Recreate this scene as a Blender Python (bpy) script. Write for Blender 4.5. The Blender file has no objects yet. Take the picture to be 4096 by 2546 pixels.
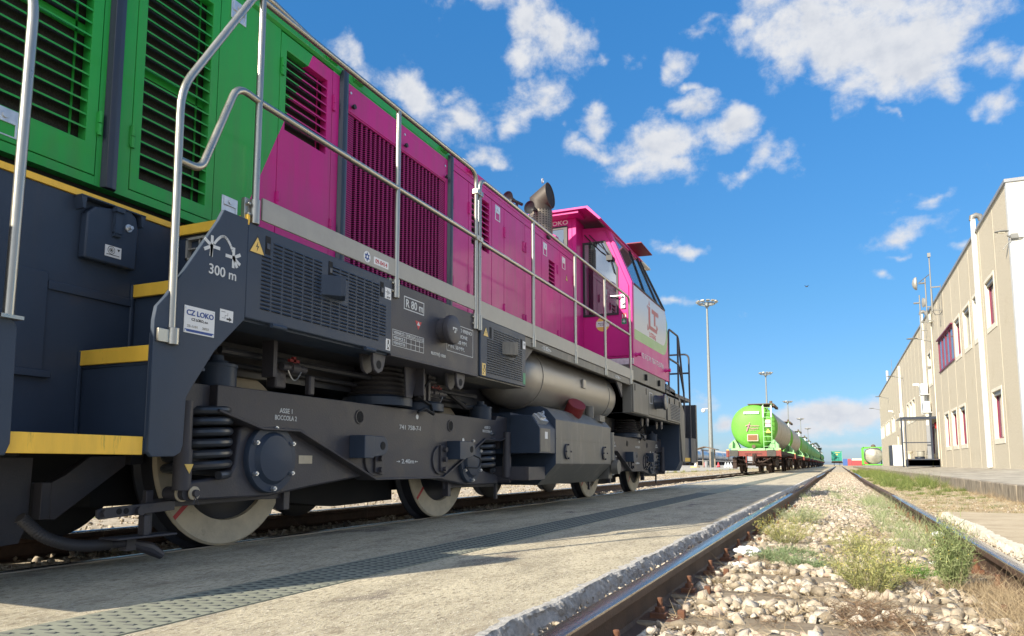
import bpy, bmesh, math, random
import numpy as np
from mathutils import Vector, Matrix
R = math.radians
rnd = random.Random(7)
NR = np.random.RandomState(11)
S = bpy.context.scene
COL = S.collection

# ------------------------------------------------------------------ camera
cd = bpy.data.cameras.new("camera"); cam = bpy.data.objects.new("camera", cd); COL.objects.link(cam)
cam.location = (0, 0, .45)
cam.rotation_euler = (R(90+6.232), 0, R(23.713))
cd.sensor_width = 36; cd.lens = 26.0; cd.shift_y = .0642
cd.clip_start = .05; cd.clip_end = 6000
S.camera = cam
S.render.resolution_x = 1024; S.render.resolution_y = 636
S.view_settings.view_transform = 'Standard'; S.view_settings.look = 'None'
S.view_settings.gamma = 1; S.view_settings.exposure = 1.2
S.view_settings.use_curve_mapping = False

# ------------------------------------------------------------------ sun and sky
SUN = Vector((-.40, -.89, .60)).normalized()
EL = math.asin(SUN.z); AZ = math.atan2(SUN.x, SUN.y)
sl = bpy.data.lights.new("sun", 'SUN'); sl.energy = 3.9; sl.angle = R(.53); sl.color = (1, .90, .73)
so = bpy.data.objects.new("sun", sl); COL.objects.link(so)
so.rotation_euler = SUN.to_track_quat('Z', 'Y').to_euler(); so.location = (-10, -20, 20)
W = bpy.data.worlds.new("World"); S.world = W; W.use_nodes = True
nt = W.node_tree; nt.nodes.clear()
def N(t, **k):
    n = nt.nodes.new(t)
    for a, b in k.items():
        setattr(n, a, b)
    return n
def L(a, b): nt.links.new(a, b)
def math_(op, a, b=None, c=None, clamp=False):
    n = N('ShaderNodeMath', operation=op); n.use_clamp = clamp
    for i, v in enumerate((a, b, c)):
        if v is None: continue
        if isinstance(v, (int, float)): n.inputs[i].default_value = v
        else: L(v, n.inputs[i])
    return n.outputs[0]
def math_v(a):
    n = N('ShaderNodeVectorMath', operation='SCALE'); L(a, n.inputs[0]); n.inputs['Scale'].default_value = 1.9; return n.outputs[0]
sky = N('ShaderNodeTexSky', sky_type='NISHITA'); sky.sun_disc = False
sky.sun_elevation = EL; sky.sun_rotation = AZ; sky.air_density = 1.0; sky.dust_density = .35; sky.ozone_density = 3.0
tc = N('ShaderNodeTexCoord'); sx = N('ShaderNodeSeparateXYZ'); L(tc.outputs['Generated'], sx.inputs[0])
az = math_('ARCTAN2', sx.outputs[0], sx.outputs[1]); el = math_('ARCSINE', sx.outputs[2])
cx = N('ShaderNodeCombineXYZ'); L(az, cx.inputs[0]); L(el, cx.inputs[1])
# wobble of the blob coordinates, in direction space
wob = N('ShaderNodeTexNoise'); wob.inputs['Scale'].default_value = 16; wob.inputs['Detail'].default_value = 3
L(cx.outputs[0], wob.inputs['Vector'])
wv = N('ShaderNodeVectorMath', operation='MULTIPLY_ADD'); L(wob.outputs['Color'], wv.inputs[0])
wv.inputs[1].default_value = (.07, .05, 0); wv.inputs[2].default_value = (-.035, -.025, 0)
wl0 = N('ShaderNodeMapRange'); L(el, wl0.inputs[0]); wl0.inputs[1].default_value = .03; wl0.inputs[2].default_value = .25; wl0.inputs[3].default_value = .30; wl0.inputs[4].default_value = 1
wsc = N('ShaderNodeVectorMath', operation='SCALE'); L(wv.outputs[0], wsc.inputs[0]); L(wl0.outputs[0], wsc.inputs['Scale'])
ad = N('ShaderNodeVectorMath', operation='ADD'); L(cx.outputs[0], ad.inputs[0]); L(wsc.outputs[0], ad.inputs[1])
BL = [(0.0553,0.5489,0.1389,0.0368,-0.255,1.25),(-0.0219,0.5278,0.0615,0.0410,-0.192,1.20),(0.0564,0.4881,0.0778,0.0494,-0.224,1.35),(0.1223,0.4905,0.0536,0.0497,-0.254,1.30),(0.0968,0.4526,0.0501,0.0327,-0.227,1.20),(-0.0630,0.5547,0.0322,0.0173,-0.170,0.80),(0.1361,0.4304,0.0199,0.0131,-0.232,0.70),(-0.0323,0.4774,0.0311,0.0228,-0.169,0.70),(-0.3864,0.5626,0.0286,0.0415,-0.220,1.00),(-0.3217,0.5315,0.0347,0.0316,0.383,0.90),(-0.3575,0.5458,0.0240,0.0276,-0.030,0.80),(-0.3937,0.5323,0.0271,0.0211,-0.015,0.75),(-0.4602,0.5836,0.0485,0.0090,0.010,0.55),(-0.2803,0.5167,0.0153,0.0104,-0.061,0.60),(-0.3790,0.4665,0.0483,0.0210,0.427,0.90),(-0.4088,0.4441,0.0234,0.0129,0.294,0.70),(-0.6335,0.5077,0.0330,0.0167,-0.451,0.85),(-0.5514,0.4763,0.0533,0.0220,-0.412,1.10),(-0.4920,0.4470,0.0442,0.0228,-0.128,0.90),(-0.5001,0.4787,0.0226,0.0098,0.031,0.70),(-0.4503,0.4048,0.0237,0.0093,0.009,0.75),(-0.2072,0.4106,0.0712,0.0286,0.195,1.20),(-0.1580,0.4487,0.0268,0.0204,-0.107,0.95),(-0.1147,0.4228,0.0324,0.0204,0.202,0.90),(-0.2822,0.4060,0.0436,0.0133,-0.179,0.85),(-0.2478,0.3850,0.0400,0.0181,-0.065,0.85),(-0.1796,0.3828,0.0307,0.0143,-0.088,0.70),(-0.0785,0.3837,0.0357,0.0180,0.477,0.85),(-0.0978,0.3688,0.0213,0.0131,-0.113,0.75),(-0.1903,0.5026,0.0181,0.0154,0.356,0.80),(-0.1688,0.4814,0.0136,0.0053,-0.105,0.70),(-0.1410,0.5345,0.0183,0.0077,0.165,0.50),(-0.0886,0.5284,0.0153,0.0116,-0.149,0.65),(-0.1351,0.5420,0.0214,0.0067,0.159,0.45),(0.0747,0.4108,0.0166,0.0061,-0.518,0.60),(0.1940,0.4505,0.0216,0.0198,-0.271,0.80),(0.1902,0.3975,0.0184,0.0105,-0.582,0.70),(0.2202,0.4306,0.0160,0.0165,-0.275,0.80),(0.1132,0.3114,0.0236,0.0097,0.112,0.65),(0.1245,0.3156,0.0190,0.0058,0.205,0.50),(0.0816,0.2707,0.0403,0.0109,0.237,0.72),(0.0956,0.2770,0.0263,0.0117,0.040,0.60),(0.0760,0.2502,0.0152,0.0040,0.253,0.40),(0.1469,0.2582,0.0126,0.0047,-0.155,0.45),(-0.1780,0.2815,0.0340,0.0080,-0.069,0.70),(-0.1963,0.2139,0.0231,0.0077,-0.048,0.60),(-0.3022,0.4392,0.0153,0.0111,-0.046,0.50),(-0.3079,0.4495,0.0130,0.0140,-0.044,0.40),(-0.3289,0.4223,0.0141,0.0102,-0.034,0.50),(-0.2334,0.5149,0.0151,0.0066,-0.081,0.40),(-0.0180,0.0586,0.0545,0.0210,-0.026,1.30),(-0.0526,0.0562,0.0296,0.0181,-0.022,1.25),(0.0272,0.0595,0.0276,0.0185,-0.029,1.30),(0.0507,0.0669,0.0181,0.0173,-0.034,1.25),(-0.0284,0.0430,0.0532,0.0125,0.260,1.00),(-0.1348,0.0512,0.0180,0.0087,0.344,1.00),(-0.0051,0.0229,0.0915,0.0042,-0.011,0.60),(-0.1619,0.0708,0.0139,0.0077,-0.019,0.50),(-0.2038,0.0799,0.0217,0.0078,-0.018,0.30),(0.0540,0.2274,0.0102,0.0030,-0.112,0.35),(-0.3405,0.4431,0.0071,0.0081,-0.030,0.35)]
acc = None
for (a, e, ra, rb, th, w) in BL:
    m = N('ShaderNodeMapping', vector_type='TEXTURE'); L(ad.outputs[0], m.inputs['Vector'])
    m.inputs['Location'].default_value = (a, e, 0); m.inputs['Rotation'].default_value = (0, 0, th)
    m.inputs['Scale'].default_value = (ra*1.35, rb*1.35, 1)
    ln = N('ShaderNodeVectorMath', operation='LENGTH'); L(m.outputs[0], ln.inputs[0])
    d = math_('MULTIPLY_ADD', ln.outputs['Value'], -w, w)
    acc = d if acc is None else math_('SMOOTH_MAX', acc, d, .12)
# clouds away from the picture, so that glass and paint have something to mirror
far = N('ShaderNodeTexNoise'); far.inputs['Scale'].default_value = 3.2; far.inputs['Detail'].default_value = 3
L(tc.outputs['Generated'], far.inputs['Vector'])
fm = N('ShaderNodeMapRange'); L(far.outputs[0], fm.inputs[0])
fm.inputs[1].default_value = .40; fm.inputs[2].default_value = .60; fm.inputs[3].default_value = -.3; fm.inputs[4].default_value = .8
azoff = math_('ABSOLUTE', math_('SUBTRACT', az, -.41))
gate = N('ShaderNodeMapRange'); L(azoff, gate.inputs[0]); gate.inputs[1].default_value = .95; gate.inputs[2].default_value = 1.15
ff = math_('MULTIPLY_ADD', math_('SUBTRACT', fm.outputs[0], -.4), gate.outputs[0], -.4)
acc = math_('MAXIMUM', acc, ff)
def noise(scale, det, rough, vec, dist=0):
    n = N('ShaderNodeTexNoise'); n.inputs['Scale'].default_value = scale; n.inputs['Detail'].default_value = det
    n.inputs['Roughness'].default_value = rough; n.inputs['Distortion'].default_value = dist; L(vec, n.inputs['Vector']); return n.outputs[0]
cl_ = N('ShaderNodeVectorMath', operation='MULTIPLY'); L(cx.outputs[0], cl_.inputs[0]); cl_.inputs[1].default_value = (1, 1.25, 1)
cu_ = N('ShaderNodeVectorMath', operation='ADD'); L(cl_.outputs[0], cu_.inputs[0]); cu_.inputs[1].default_value = (.006, .014, 0)
n1 = noise(15, 10, .62, cl_.outputs[0], .12); n1b = noise(15, 5, .58, cu_.outputs[0], .12)
n2 = noise(7, 3, .5, cx.outputs[0])
dens = math_('ADD', acc, math_('MULTIPLY_ADD', n1, 2.7, -1.42))
cov = N('ShaderNodeMapRange', interpolation_type='SMOOTHSTEP'); L(dens, cov.inputs[0])
cov.inputs[1].default_value = -.12; cov.inputs[2].default_value = .80
# cloud tone: thin parts bluish, thick cores slightly grey
n3 = noise(9, 6, .6, ad.outputs[0])
core = N('ShaderNodeMapRange'); L(math_('ADD', math_('MULTIPLY', dens, .55), math_('ADD', math_('MULTIPLY_ADD', n3, 1.0, -.35), math_('MULTIPLY', math_('SUBTRACT', n1b, n1), 3.2))), core.inputs[0])
core.inputs[1].default_value = .15; core.inputs[2].default_value = 1.35
cr = N('ShaderNodeValToRGB'); L(core.outputs[0], cr.inputs[0])
cr.color_ramp.elements[0].color = (.86, .88, .92, 1); cr.color_ramp.elements[1].color = (.62, .67, .77, 1)
e_ = cr.color_ramp.elements.new(.35); e_.color = (.80, .83, .89, 1)
cm = N('ShaderNodeVectorMath', operation='SCALE'); L(cr.outputs[0], cm.inputs[0])
# clear, saturated air away from the sun
tr_ = N('ShaderNodeValToRGB'); L(math_('DIVIDE', el, 1.0), tr_.inputs[0]); E_ = tr_.color_ramp.elements
for p_, c_ in ((.10, (.225, .335, .455)), (.21, (.22, .39, .49)), (.31, (.215, .435, .56)), (.58, (.215, .57, .77))): q_ = E_.new(p_); q_.color = (*c_, 1)
E_[0].position = .0; E_[0].color = (.235, .305, .46, 1); E_[-1].position = 1; E_[-1].color = (.26, .72, .98, 1)
ds_ = N('ShaderNodeVectorMath', operation='DOT_PRODUCT'); L(tc.outputs['Generated'], ds_.inputs[0]); ds_.inputs[1].default_value = SUN
ga_ = N('ShaderNodeMapRange', interpolation_type='SMOOTHSTEP'); L(ds_.outputs['Value'], ga_.inputs[0]); ga_.inputs[1].default_value = .1; ga_.inputs[2].default_value = .75; ga_.inputs[3].default_value = 1; ga_.inputs[4].default_value = 0
tm_ = N('ShaderNodeMix', data_type='RGBA'); L(ga_.outputs[0], tm_.inputs['Factor']); tm_.inputs[6].default_value = (.5, .5, .5, 1); L(tr_.outputs[0], tm_.inputs[7])
hs = N('ShaderNodeVectorMath', operation='MULTIPLY'); L(sky.outputs[0], hs.inputs[0]); L(tm_.outputs[2], hs.inputs[1])
hs = N('ShaderNodeVectorMath', operation='SCALE') if False else hs
L(math_('MULTIPLY_ADD', ga_.outputs[0], -1.9*6.2, 2.9*6.2), cm.inputs['Scale'])
mx = N('ShaderNodeMix', data_type='RGBA'); L(cov.outputs[0], mx.inputs['Factor']); L(math_v(hs.outputs[0]), mx.inputs[6]); L(cm.outputs[0], mx.inputs[7])
bg = N('ShaderNodeBackground'); bg.inputs['Strength'].default_value = .065
L(mx.outputs[2], bg.inputs[0]); wo = N('ShaderNodeOutputWorld'); L(bg.outputs[0], wo.inputs[0])
W.cycles.sampling_method = 'MANUAL'; W.cycles.sample_map_resolution = 512

# ------------------------------------------------------------------ materials
def mat(name, col, rough=.5, metal=0., var=.12, vs=3., bump=0., bs=60., coat=0., stretch=(1, 1, 1), col2=None, c2s=1.2, c2t=.55, c2w=.1, spec=.5):
    m = bpy.data.materials.new(name); m.use_nodes = True; t = m.node_tree; b = t.nodes['Principled BSDF']
    def n_(ty, **k):
        n = t.nodes.new(ty)
        for a, v in k.items(): setattr(n, a, v)
        return n
    tcn = n_('ShaderNodeTexCoord'); mp = n_('ShaderNodeMapping'); mp.inputs['Scale'].default_value = stretch
    t.links.new(tcn.outputs['Object'], mp.inputs[0])
    no = n_('ShaderNodeTexNoise'); no.inputs['Scale'].default_value = vs; no.inputs['Detail'].default_value = 6; no.inputs['Roughness'].default_value = .62
    t.links.new(mp.outputs[0], no.inputs['Vector'])
    r = n_('ShaderNodeMapRange'); t.links.new(no.outputs[0], r.inputs[0]); r.inputs[1].default_value = .3; r.inputs[2].default_value = .7
    r.inputs[3].default_value = 1-var; r.inputs[4].default_value = 1+var
    sc = n_('ShaderNodeVectorMath', operation='SCALE'); sc.inputs[0].default_value = col[:3]; t.links.new(r.outputs[0], sc.inputs['Scale'])
    out = sc.outputs[0]
    if col2:
        n2 = n_('ShaderNodeTexNoise'); n2.inputs['Scale'].default_value = c2s; n2.inputs['Detail'].default_value = 8; n2.inputs['Roughness'].default_value = .7
        t.links.new(mp.outputs[0], n2.inputs['Vector'])
        r2 = n_('ShaderNodeMapRange'); t.links.new(n2.outputs[0], r2.inputs[0]); r2.inputs[1].default_value = c2t; r2.inputs[2].default_value = c2t+c2w
        mi = n_('ShaderNodeMix', data_type='RGBA'); t.links.new(r2.outputs[0], mi.inputs['Factor']); t.links.new(out, mi.inputs[6]); mi.inputs[7].default_value = (*col2, 1)
        out = mi.outputs[2]
    t.links.new(out, b.inputs['Base Color'])
    b.inputs['Metallic'].default_value = metal
    rr = n_('ShaderNodeMapRange'); t.links.new(no.outputs[0], rr.inputs[0]); rr.inputs[1].default_value = .3; rr.inputs[2].default_value = .7
    rr.inputs[3].default_value = max(.02, rough-.08); rr.inputs[4].default_value = min(1, rough+.08)
    t.links.new(rr.outputs[0], b.inputs['Roughness'])
    b.inputs['Coat Weight'].default_value = coat; b.inputs['Coat Roughness'].default_value = .08
    b.inputs['Specular IOR Level'].default_value = spec
    if bump:
        nb = n_('ShaderNodeTexNoise'); nb.inputs['Scale'].default_value = bs; nb.inputs['Detail'].default_value = 5
        t.links.new(mp.outputs[0], nb.inputs['Vector'])
        bp = n_('ShaderNodeBump'); bp.inputs['Strength'].default_value = bump; bp.inputs['Distance'].default_value = .01
        t.links.new(nb.outputs[0], bp.inputs['Height']); t.links.new(bp.outputs[0], b.inputs['Normal'])
    m['out'] = 0
    return m
def nodes_of(m):
    t = m.node_tree
    def n_(ty, **k):
        n = t.nodes.new(ty)
        for a, v in k.items(): setattr(n, a, v)
        return n
    return t, n_, t.links.new, t.nodes['Principled BSDF']
GREEN = (.026, .36, .06); PINK = (.56, .016, .225); GREY = (.034, .050, .080)
M_ = {}
M_['green'] = mat('green_paint', GREEN, .5, var=.06, coat=.05, bump=.04, bs=300, spec=.22)
M_['pink'] = mat('magenta_paint', PINK, .4, var=.06, coat=.12, bump=.03, bs=300, spec=.3)
M_['grey'] = mat('anthracite_paint', GREY, .5, var=.14, vs=2.5, coat=.05, spec=.3, bump=.06, bs=200, col2=(.05, .058, .075), c2s=2.2, c2t=.6, c2w=.25)
M_['greyd'] = mat('underframe_paint', (.055, .053, .063), .5, var=.2, vs=4, coat=.0, spec=.4, bump=.12, bs=90, col2=(.12, .095, .075), c2s=3, c2t=.58, c2w=.25)
M_['dust_sheen'] = mat('dust_and_sheen_grey', (.135, .128, .112), .5, var=.22, vs=4, bump=.1, bs=90, stretch=(1, 1, .22), col2=(.30, .275, .23), c2s=4.5, c2t=.54, c2w=.25)  # dust tone, with pale streaks painted for reflected sunlight
M_['black'] = mat('black_rubber', (.018, .019, .023), .5, var=.2)
M_['navy'] = mat('dark_trim_paint', (.022, .03, .05), .4, var=.1, coat=.2)
M_['dark'] = mat('dark_interior', (.008, .008, .009), .8, var=.3)
M_['steel'] = mat('brushed_stainless', (.40, .385, .34), .32, .9, var=.05, vs=5, stretch=(6, 6, 1.2), bump=.05, bs=200)
M_['galv'] = mat('bright_zinc', (.62, .64, .66), .38, .7, var=.15, vs=20)
M_['strip'] = mat('aged_walkway_edge', (.36, .345, .31), .5, .25, var=.12, vs=5, bump=.05, col2=(.20, .17, .13), c2s=2.6, c2t=.62, c2w=.2)
M_['alu'] = mat('air_tank_metal', (.30, .28, .25), .42, .55, var=.14, vs=2, coat=.1, col2=(.16, .14, .12), c2s=2, c2t=.6, c2w=.3)
M_['yellow'] = mat('yellow_step_paint', (.92, .55, .06), .55, var=.12, vs=6, col2=(.30, .22, .05), c2s=6, c2t=.60, c2w=.12, stretch=(1, 2.5, .35), bump=.1)
M_['white'] = mat('white_lettering', (.62, .64, .64), .5, var=.08, vs=30)
M_['stick'] = mat('white_sticker', (.72, .73, .73), .4, var=.03)
M_['ystick'] = mat('yellow_sticker', (.80, .53, .12), .4, var=.04)
M_['ink'] = mat('black_ink', (.015, .015, .015), .5, var=.05)
M_['blueink'] = mat('blue_ink', (.02, .06, .25), .5, var=.05)
M_['redink'] = mat('red_ink', (.50, .03, .04), .5, var=.05)
M_['greenink'] = mat('green_ink', (.02, .26, .12), .5, var=.05)
M_['tyre'] = mat('white_painted_tyre', (.56, .48, .345), .75, var=.16, vs=7, bump=.12, bs=80, col2=(.24, .21, .16), c2s=9, c2t=.6, c2w=.2)
M_['wheel_shade'] = mat('wheel_and_shade_paint', (.03, .032, .04), .45, var=.2, vs=5)  # wheel disc colour; also painted shade on main frame and pipework
M_['spring'] = mat('spring_paint', (.035, .04, .05), .35, var=.1, coat=.3)
M_['rubber'] = mat('rubber_bellows', (.055, .052, .055), .55, var=.2)
M_['rust'] = mat('rail_rust', (.10, .052, .030), .75, var=.35, vs=9, bump=.3, bs=120, col2=(.05, .032, .024), c2s=5, c2t=.5, c2w=.2)
M_['boltrust'] = mat('bolt_rust', (.13, .055, .028), .8, var=.35, vs=30, bump=.3, bs=150)
M_['stack'] = mat('heated_steel', (.055, .044, .036), .55, .2, var=.25, vs=4)
M_['redcap'] = mat('red_cap_paint', (.20, .022, .022), .6, var=.2)
M_['domew'] = mat('cream_plastic', (.62, .58, .46), .45, var=.05)

def glass_mat(name, tint=(.02, .03, .035), rough=.03):
    m = bpy.data.materials.new(name); m.use_nodes = True; t, n_, l, b = nodes_of(m); b.inputs['IOR'].default_value = 3.0
    b.inputs['Base Color'].default_value = (*tint, 1); b.inputs['Roughness'].default_value = rough
    b.inputs['Specular IOR Level'].default_value = .6; b.inputs['Coat Weight'].default_value = 0; b.inputs['Coat Roughness'].default_value = .02
    return m
M_['glass'] = glass_mat('cab_glass'); M_['wglass'] = glass_mat('window_glass', (.12, .13, .14), .1)
def clear_glass(name):
    m = bpy.data.materials.new(name); m.use_nodes = True; t, n_, l, b = nodes_of(m)
    g = n_('ShaderNodeBsdfGlossy'); g.inputs['Roughness'].default_value = .02; g.inputs['Color'].default_value = (1, 1, 1, 1)
    tr = n_('ShaderNodeBsdfTransparent'); tr.inputs[0].default_value = (.30, .37, .40, 1)
    fr = n_('ShaderNodeFresnel'); fr.inputs[0].default_value = 2.6
    mi = n_('ShaderNodeMixShader'); l(fr.outputs[0], mi.inputs[0]); l(tr.outputs[0], mi.inputs[1]); l(g.outputs[0], mi.inputs[2])
    l(mi.outputs[0], t.nodes['Material Output'].inputs[0]); return m
M_['clear'] = clear_glass('clear_glass'); M_['sideglass'] = glass_mat('side_glass', (.07, .085, .09), .06); M_['sideglass'].node_tree.nodes['Principled BSDF'].inputs['IOR'].default_value = 1.6

# hood paint scheme: magenta field with a slanted front edge on green
def livery():
    m = mat('hood_livery', GREEN, .45, var=.05, coat=.2, spec=.25, bump=.03, bs=300)
    t, n_, l, b = nodes_of(m); tcn = n_('ShaderNodeTexCoord'); s = n_('ShaderNodeSeparateXYZ'); l(tcn.outputs['Object'], s.inputs[0])
    def mt(op, a, b2, c=None):
        n = n_('ShaderNodeMath', operation=op)
        for i, v in enumerate((a, b2, c)):
            if v is None: continue
            if isinstance(v, (int, float)): n.inputs[i].default_value = v
            else: l(v, n.inputs[i])
        return n.outputs[0]
    yw = mt('ADD', s.outputs[1], 7.76)
    ed = mt('MULTIPLY_ADD', s.outputs[2], .4434, 3.233-1.92*.4434)
    a = mt('MULTIPLY', mt('GREATER_THAN', yw, ed), mt('LESS_THAN', s.outputs[2], 3.214))
    a = mt('MAXIMUM', a, mt('GREATER_THAN', yw, 5.745))
    old = b.inputs['Base Color'].links[0].from_socket
    no = n_('ShaderNodeTexNoise'); no.inputs['Scale'].default_value = 2.5; l(tcn.outputs['Object'], no.inputs[0])
    sc = n_('ShaderNodeVectorMath', operation='SCALE'); sc.inputs[0].default_value = PINK; l(mt('MULTIPLY_ADD', no.outputs[0], .12, .94), sc.inputs['Scale'])
    mi = n_('ShaderNodeMix', data_type='RGBA'); l(a, mi.inputs['Factor']); l(old, mi.inputs[6]); l(sc.outputs[0], mi.inputs[7])
    n3 = n_('ShaderNodeTexNoise'); n3.inputs['Scale'].default_value = 1.0; n3.inputs['Detail'].default_value = 7; n3.inputs['Roughness'].default_value = .65
    m3 = n_('ShaderNodeMapping'); m3.inputs['Scale'].default_value = (9, 9, .9); l(tcn.outputs['Object'], m3.inputs[0]); l(m3.outputs[0], n3.inputs[0])
    r3 = n_('ShaderNodeMapRange'); l(n3.outputs[0], r3.inputs[0]); r3.inputs[1].default_value = .45; r3.inputs[2].default_value = .8; r3.inputs[3].default_value = 0; r3.inputs[4].default_value = .32
    md = n_('ShaderNodeMix', data_type='RGBA'); l(r3.outputs[0], md.inputs['Factor']); l(mi.outputs[2], md.inputs[6]); md.inputs[7].default_value = (.12, .10, .085, 1)
    l(md.outputs[2], b.inputs['Base Color']); return m
M_['liv'] = livery()
def screen_mat():   # woven wire screen behind the louvres
    m = mat('wire_screen', (.02, .021, .02), .6, var=.1); t, n_, l, b = nodes_of(m)
    tcn = n_('ShaderNodeTexCoord'); mp = n_('ShaderNodeMapping'); mp.inputs['Rotation'].default_value = (R(45), 0, 0); l(tcn.outputs['Object'], mp.inputs[0])
    ck = n_('ShaderNodeTexVoronoi'); ck.inputs['Scale'].default_value = 170; l(mp.outputs[0], ck.inputs['Vector'])
    r = n_('ShaderNodeMapRange'); l(ck.outputs['Distance'], r.inputs[0]); r.inputs[1].default_value = .35; r.inputs[2].default_value = .6; r.inputs[3].default_value = .002; r.inputs[4].default_value = .016
    sc = n_('ShaderNodeVectorMath', operation='SCALE'); sc.inputs[0].default_value = (1, .95, .75); l(r.outputs[0], sc.inputs['Scale']); l(sc.outputs[0], b.inputs['Base Color']); return m
M_['screen'] = screen_mat()

# ------------------------------------------------------------------ mesh helpers
class MB:
    def __init__(s): s.v = []; s.f = []
    def add(s, vs, fs):
        o = len(s.v); s.v += [tuple(p) for p in vs]; s.f += [tuple(i+o for i in f) for f in fs]; return s
    def box(s, x0, x1, y0, y1, z0, z1):
        x0, x1 = min(x0, x1), max(x0, x1); y0, y1 = min(y0, y1), max(y0, y1); z0, z1 = min(z0, z1), max(z0, z1)
        return s.add([(x0, y0, z0), (x1, y0, z0), (x1, y1, z0), (x0, y1, z0), (x0, y0, z1), (x1, y0, z1), (x1, y1, z1), (x0, y1, z1)],
                     [(3, 2, 1, 0), (4, 5, 6, 7), (0, 1, 5, 4), (1, 2, 6, 5), (2, 3, 7, 6), (3, 0, 4, 7)])
    def obox(s, c, ax, ay, az, hx, hy, hz):
        c = Vector(c); ax, ay, az = Vector(ax).normalized(), Vector(ay).normalized(), Vector(az).normalized()
        P = [c+ax*hx*i+ay*hy*j+az*hz*k for k in (-1, 1) for i, j in ((-1, -1), (1, -1), (1, 1), (-1, 1))]
        return s.add(P, [(3, 2, 1, 0), (4, 5, 6, 7), (0, 1, 5, 4), (1, 2, 6, 5), (2, 3, 7, 6), (3, 0, 4, 7)])
    def prism(s, pts, a0, a1, ax='x'):
        """polygon extruded: ax 'x' -> pts are (y,z); 'y' -> (x,z); 'z' -> (x,y)"""
        def P(p, a): return (a, p[0], p[1]) if ax == 'x' else (p[0], a, p[1]) if ax == 'y' else (p[0], p[1], a)
        n = len(pts); ar = sum(pts[i][0]*pts[(i+1) % n][1]-pts[(i+1) % n][0]*pts[i][1] for i in range(n))
        if (ar < 0) != (ax == 'y'): pts = pts[::-1]
        lo, hi = min(a0, a1), max(a0, a1)
        return s.add([P(p, lo) for p in pts]+[P(p, hi) for p in pts],
                     [tuple(range(n))[::-1], tuple(range(n, 2*n))]+[(i, (i+1) % n, n+(i+1) % n, n+i) for i in range(n)])
    def rings(s, rr, caps=True, closed=False):
        n = len(rr[0]); vs = [p for r in rr for p in r]; fs = []
        m = len(rr)
        for j in range(m if closed else m-1):
            k = (j+1) % m
            for i in range(n): fs.append((j*n+i, j*n+(i+1) % n, k*n+(i+1) % n, k*n+i))
        if caps and not closed: fs += [tuple(range(n))[::-1], tuple((m-1)*n+i for i in range(n))]
        return s.add(vs, fs)
    def tube(s, path, r, n=10, caps=True, closed=False):
        P = [Vector(p) for p in path]; rr = []; m = len(P); up = None
        for i, p in enumerate(P):
            if closed: a, b = P[i-1], P[(i+1) % m]
            else: a, b = P[max(i-1, 0)], P[min(i+1, m-1)]
            d0 = (p-a).normalized() if (p-a).length > 1e-9 else (b-p).normalized()
            d1 = (b-p).normalized() if (b-p).length > 1e-9 else d0
            d = (d0+d1).normalized()
            if up is None:
                up = Vector((0, 0, 1)) if abs(d.z) < .9 else Vector((1, 0, 0))
            u = d.cross(up)
            if u.length < 1e-4: u = d.cross(Vector((1, .3, 0)))
            u.normalize(); w = u.cross(d).normalized(); up = w
            k = 1/max(.5, d.dot(d1))
            rad = r[i] if isinstance(r, (list, tuple)) else r
            rr.append([p+(u*math.cos(t)+w*math.sin(t))*rad*(k if abs(k-1) > 1e-3 and not closed else 1) for t in [2*math.pi*q/n for q in range(n)]])
        return s.rings(rr, caps, closed)
    def cyl(s, a, b, r, r2=None, n=20, caps=True):
        return s.tube([a, b], [r, r if r2 is None else r2], n, caps)
    def lathe(s, prof, o, axis, n=28, caps=True):
        o = Vector(o); d = Vector(axis).normalized(); u = d.orthogonal().normalized(); w = d.cross(u)
        return s.rings([[o+d*h+(u*math.cos(t)+w*math.sin(t))*r for t in [2*math.pi*q/n for q in range(n)]] for r, h in prof], caps)
    def sphere(s, c, r, n=14, m=8, sc=(1, 1, 1)):
        rr = []
        for j in range(m+1):
            p = math.pi*(j+.02)/(m+.04)
            rr.append([(c[0]+r*sc[0]*math.sin(p)*math.cos(t), c[1]+r*sc[1]*math.sin(p)*math.sin(t), c[2]-r*sc[2]*math.cos(p)) for t in [2*math.pi*q/n for q in range(n)]])
        return s.rings(rr)
    def mirx(s, o, xc):
        base = len(s.v)
        s.v += [(2*xc-x, y, z) for x, y, z in o.v]; s.f += [tuple(i+base for i in reversed(f)) for f in o.f]; return s
def fillet(P, r, k=5):
    """round the corners of a polyline"""
    P = [Vector(p) for p in P]; out = [P[0]]
    for i in range(1, len(P)-1):
        a, b, c = P[i-1], P[i], P[i+1]; d0 = (a-b); d1 = (c-b); rr = min(r, d0.length*.45, d1.length*.45)
        p0 = b+d0.normalized()*rr; p1 = b+d1.normalized()*rr
        for j in range(k+1):
            t = j/k; out.append(p0*(1-t)**2+b*2*t*(1-t)+p1*t*t)
    out.append(P[-1]); return out
def org(p):
    o = Vector((0, 0, 0))
    while p is not None: o += p.location; p = p.parent
    return o
def build(name, mb, m, parent=None, smooth=35, bevel=0, loc=None):
    o0 = org(parent) if parent is not None else Vector((0, 0, 0))
    if parent is None and loc is not None: o0 = Vector(loc)
    me = bpy.data.meshes.new(name); a = np.array(mb.v, dtype=float)-np.array(o0)
    me.from_pydata(a.tolist(), [], mb.f)
    mm = [m] if not isinstance(m, list) else m
    for q in mm: me.materials.append(M_[q] if isinstance(q, str) else q)
    if smooth:
        me.polygons.foreach_set('use_smooth', [True]*len(me.polygons)); me.set_sharp_from_angle(angle=R(smooth))
    ob = bpy.data.objects.new(name, me); COL.objects.link(ob)
    if parent is not None: ob.parent = parent
    elif loc is not None: ob.location = loc
    if bevel:
        bv = ob.modifiers.new('bevel', 'BEVEL'); bv.width = bevel; bv.segments = 2; bv.limit_method = 'ANGLE'; bv.angle_limit = R(40)
    return ob
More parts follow.
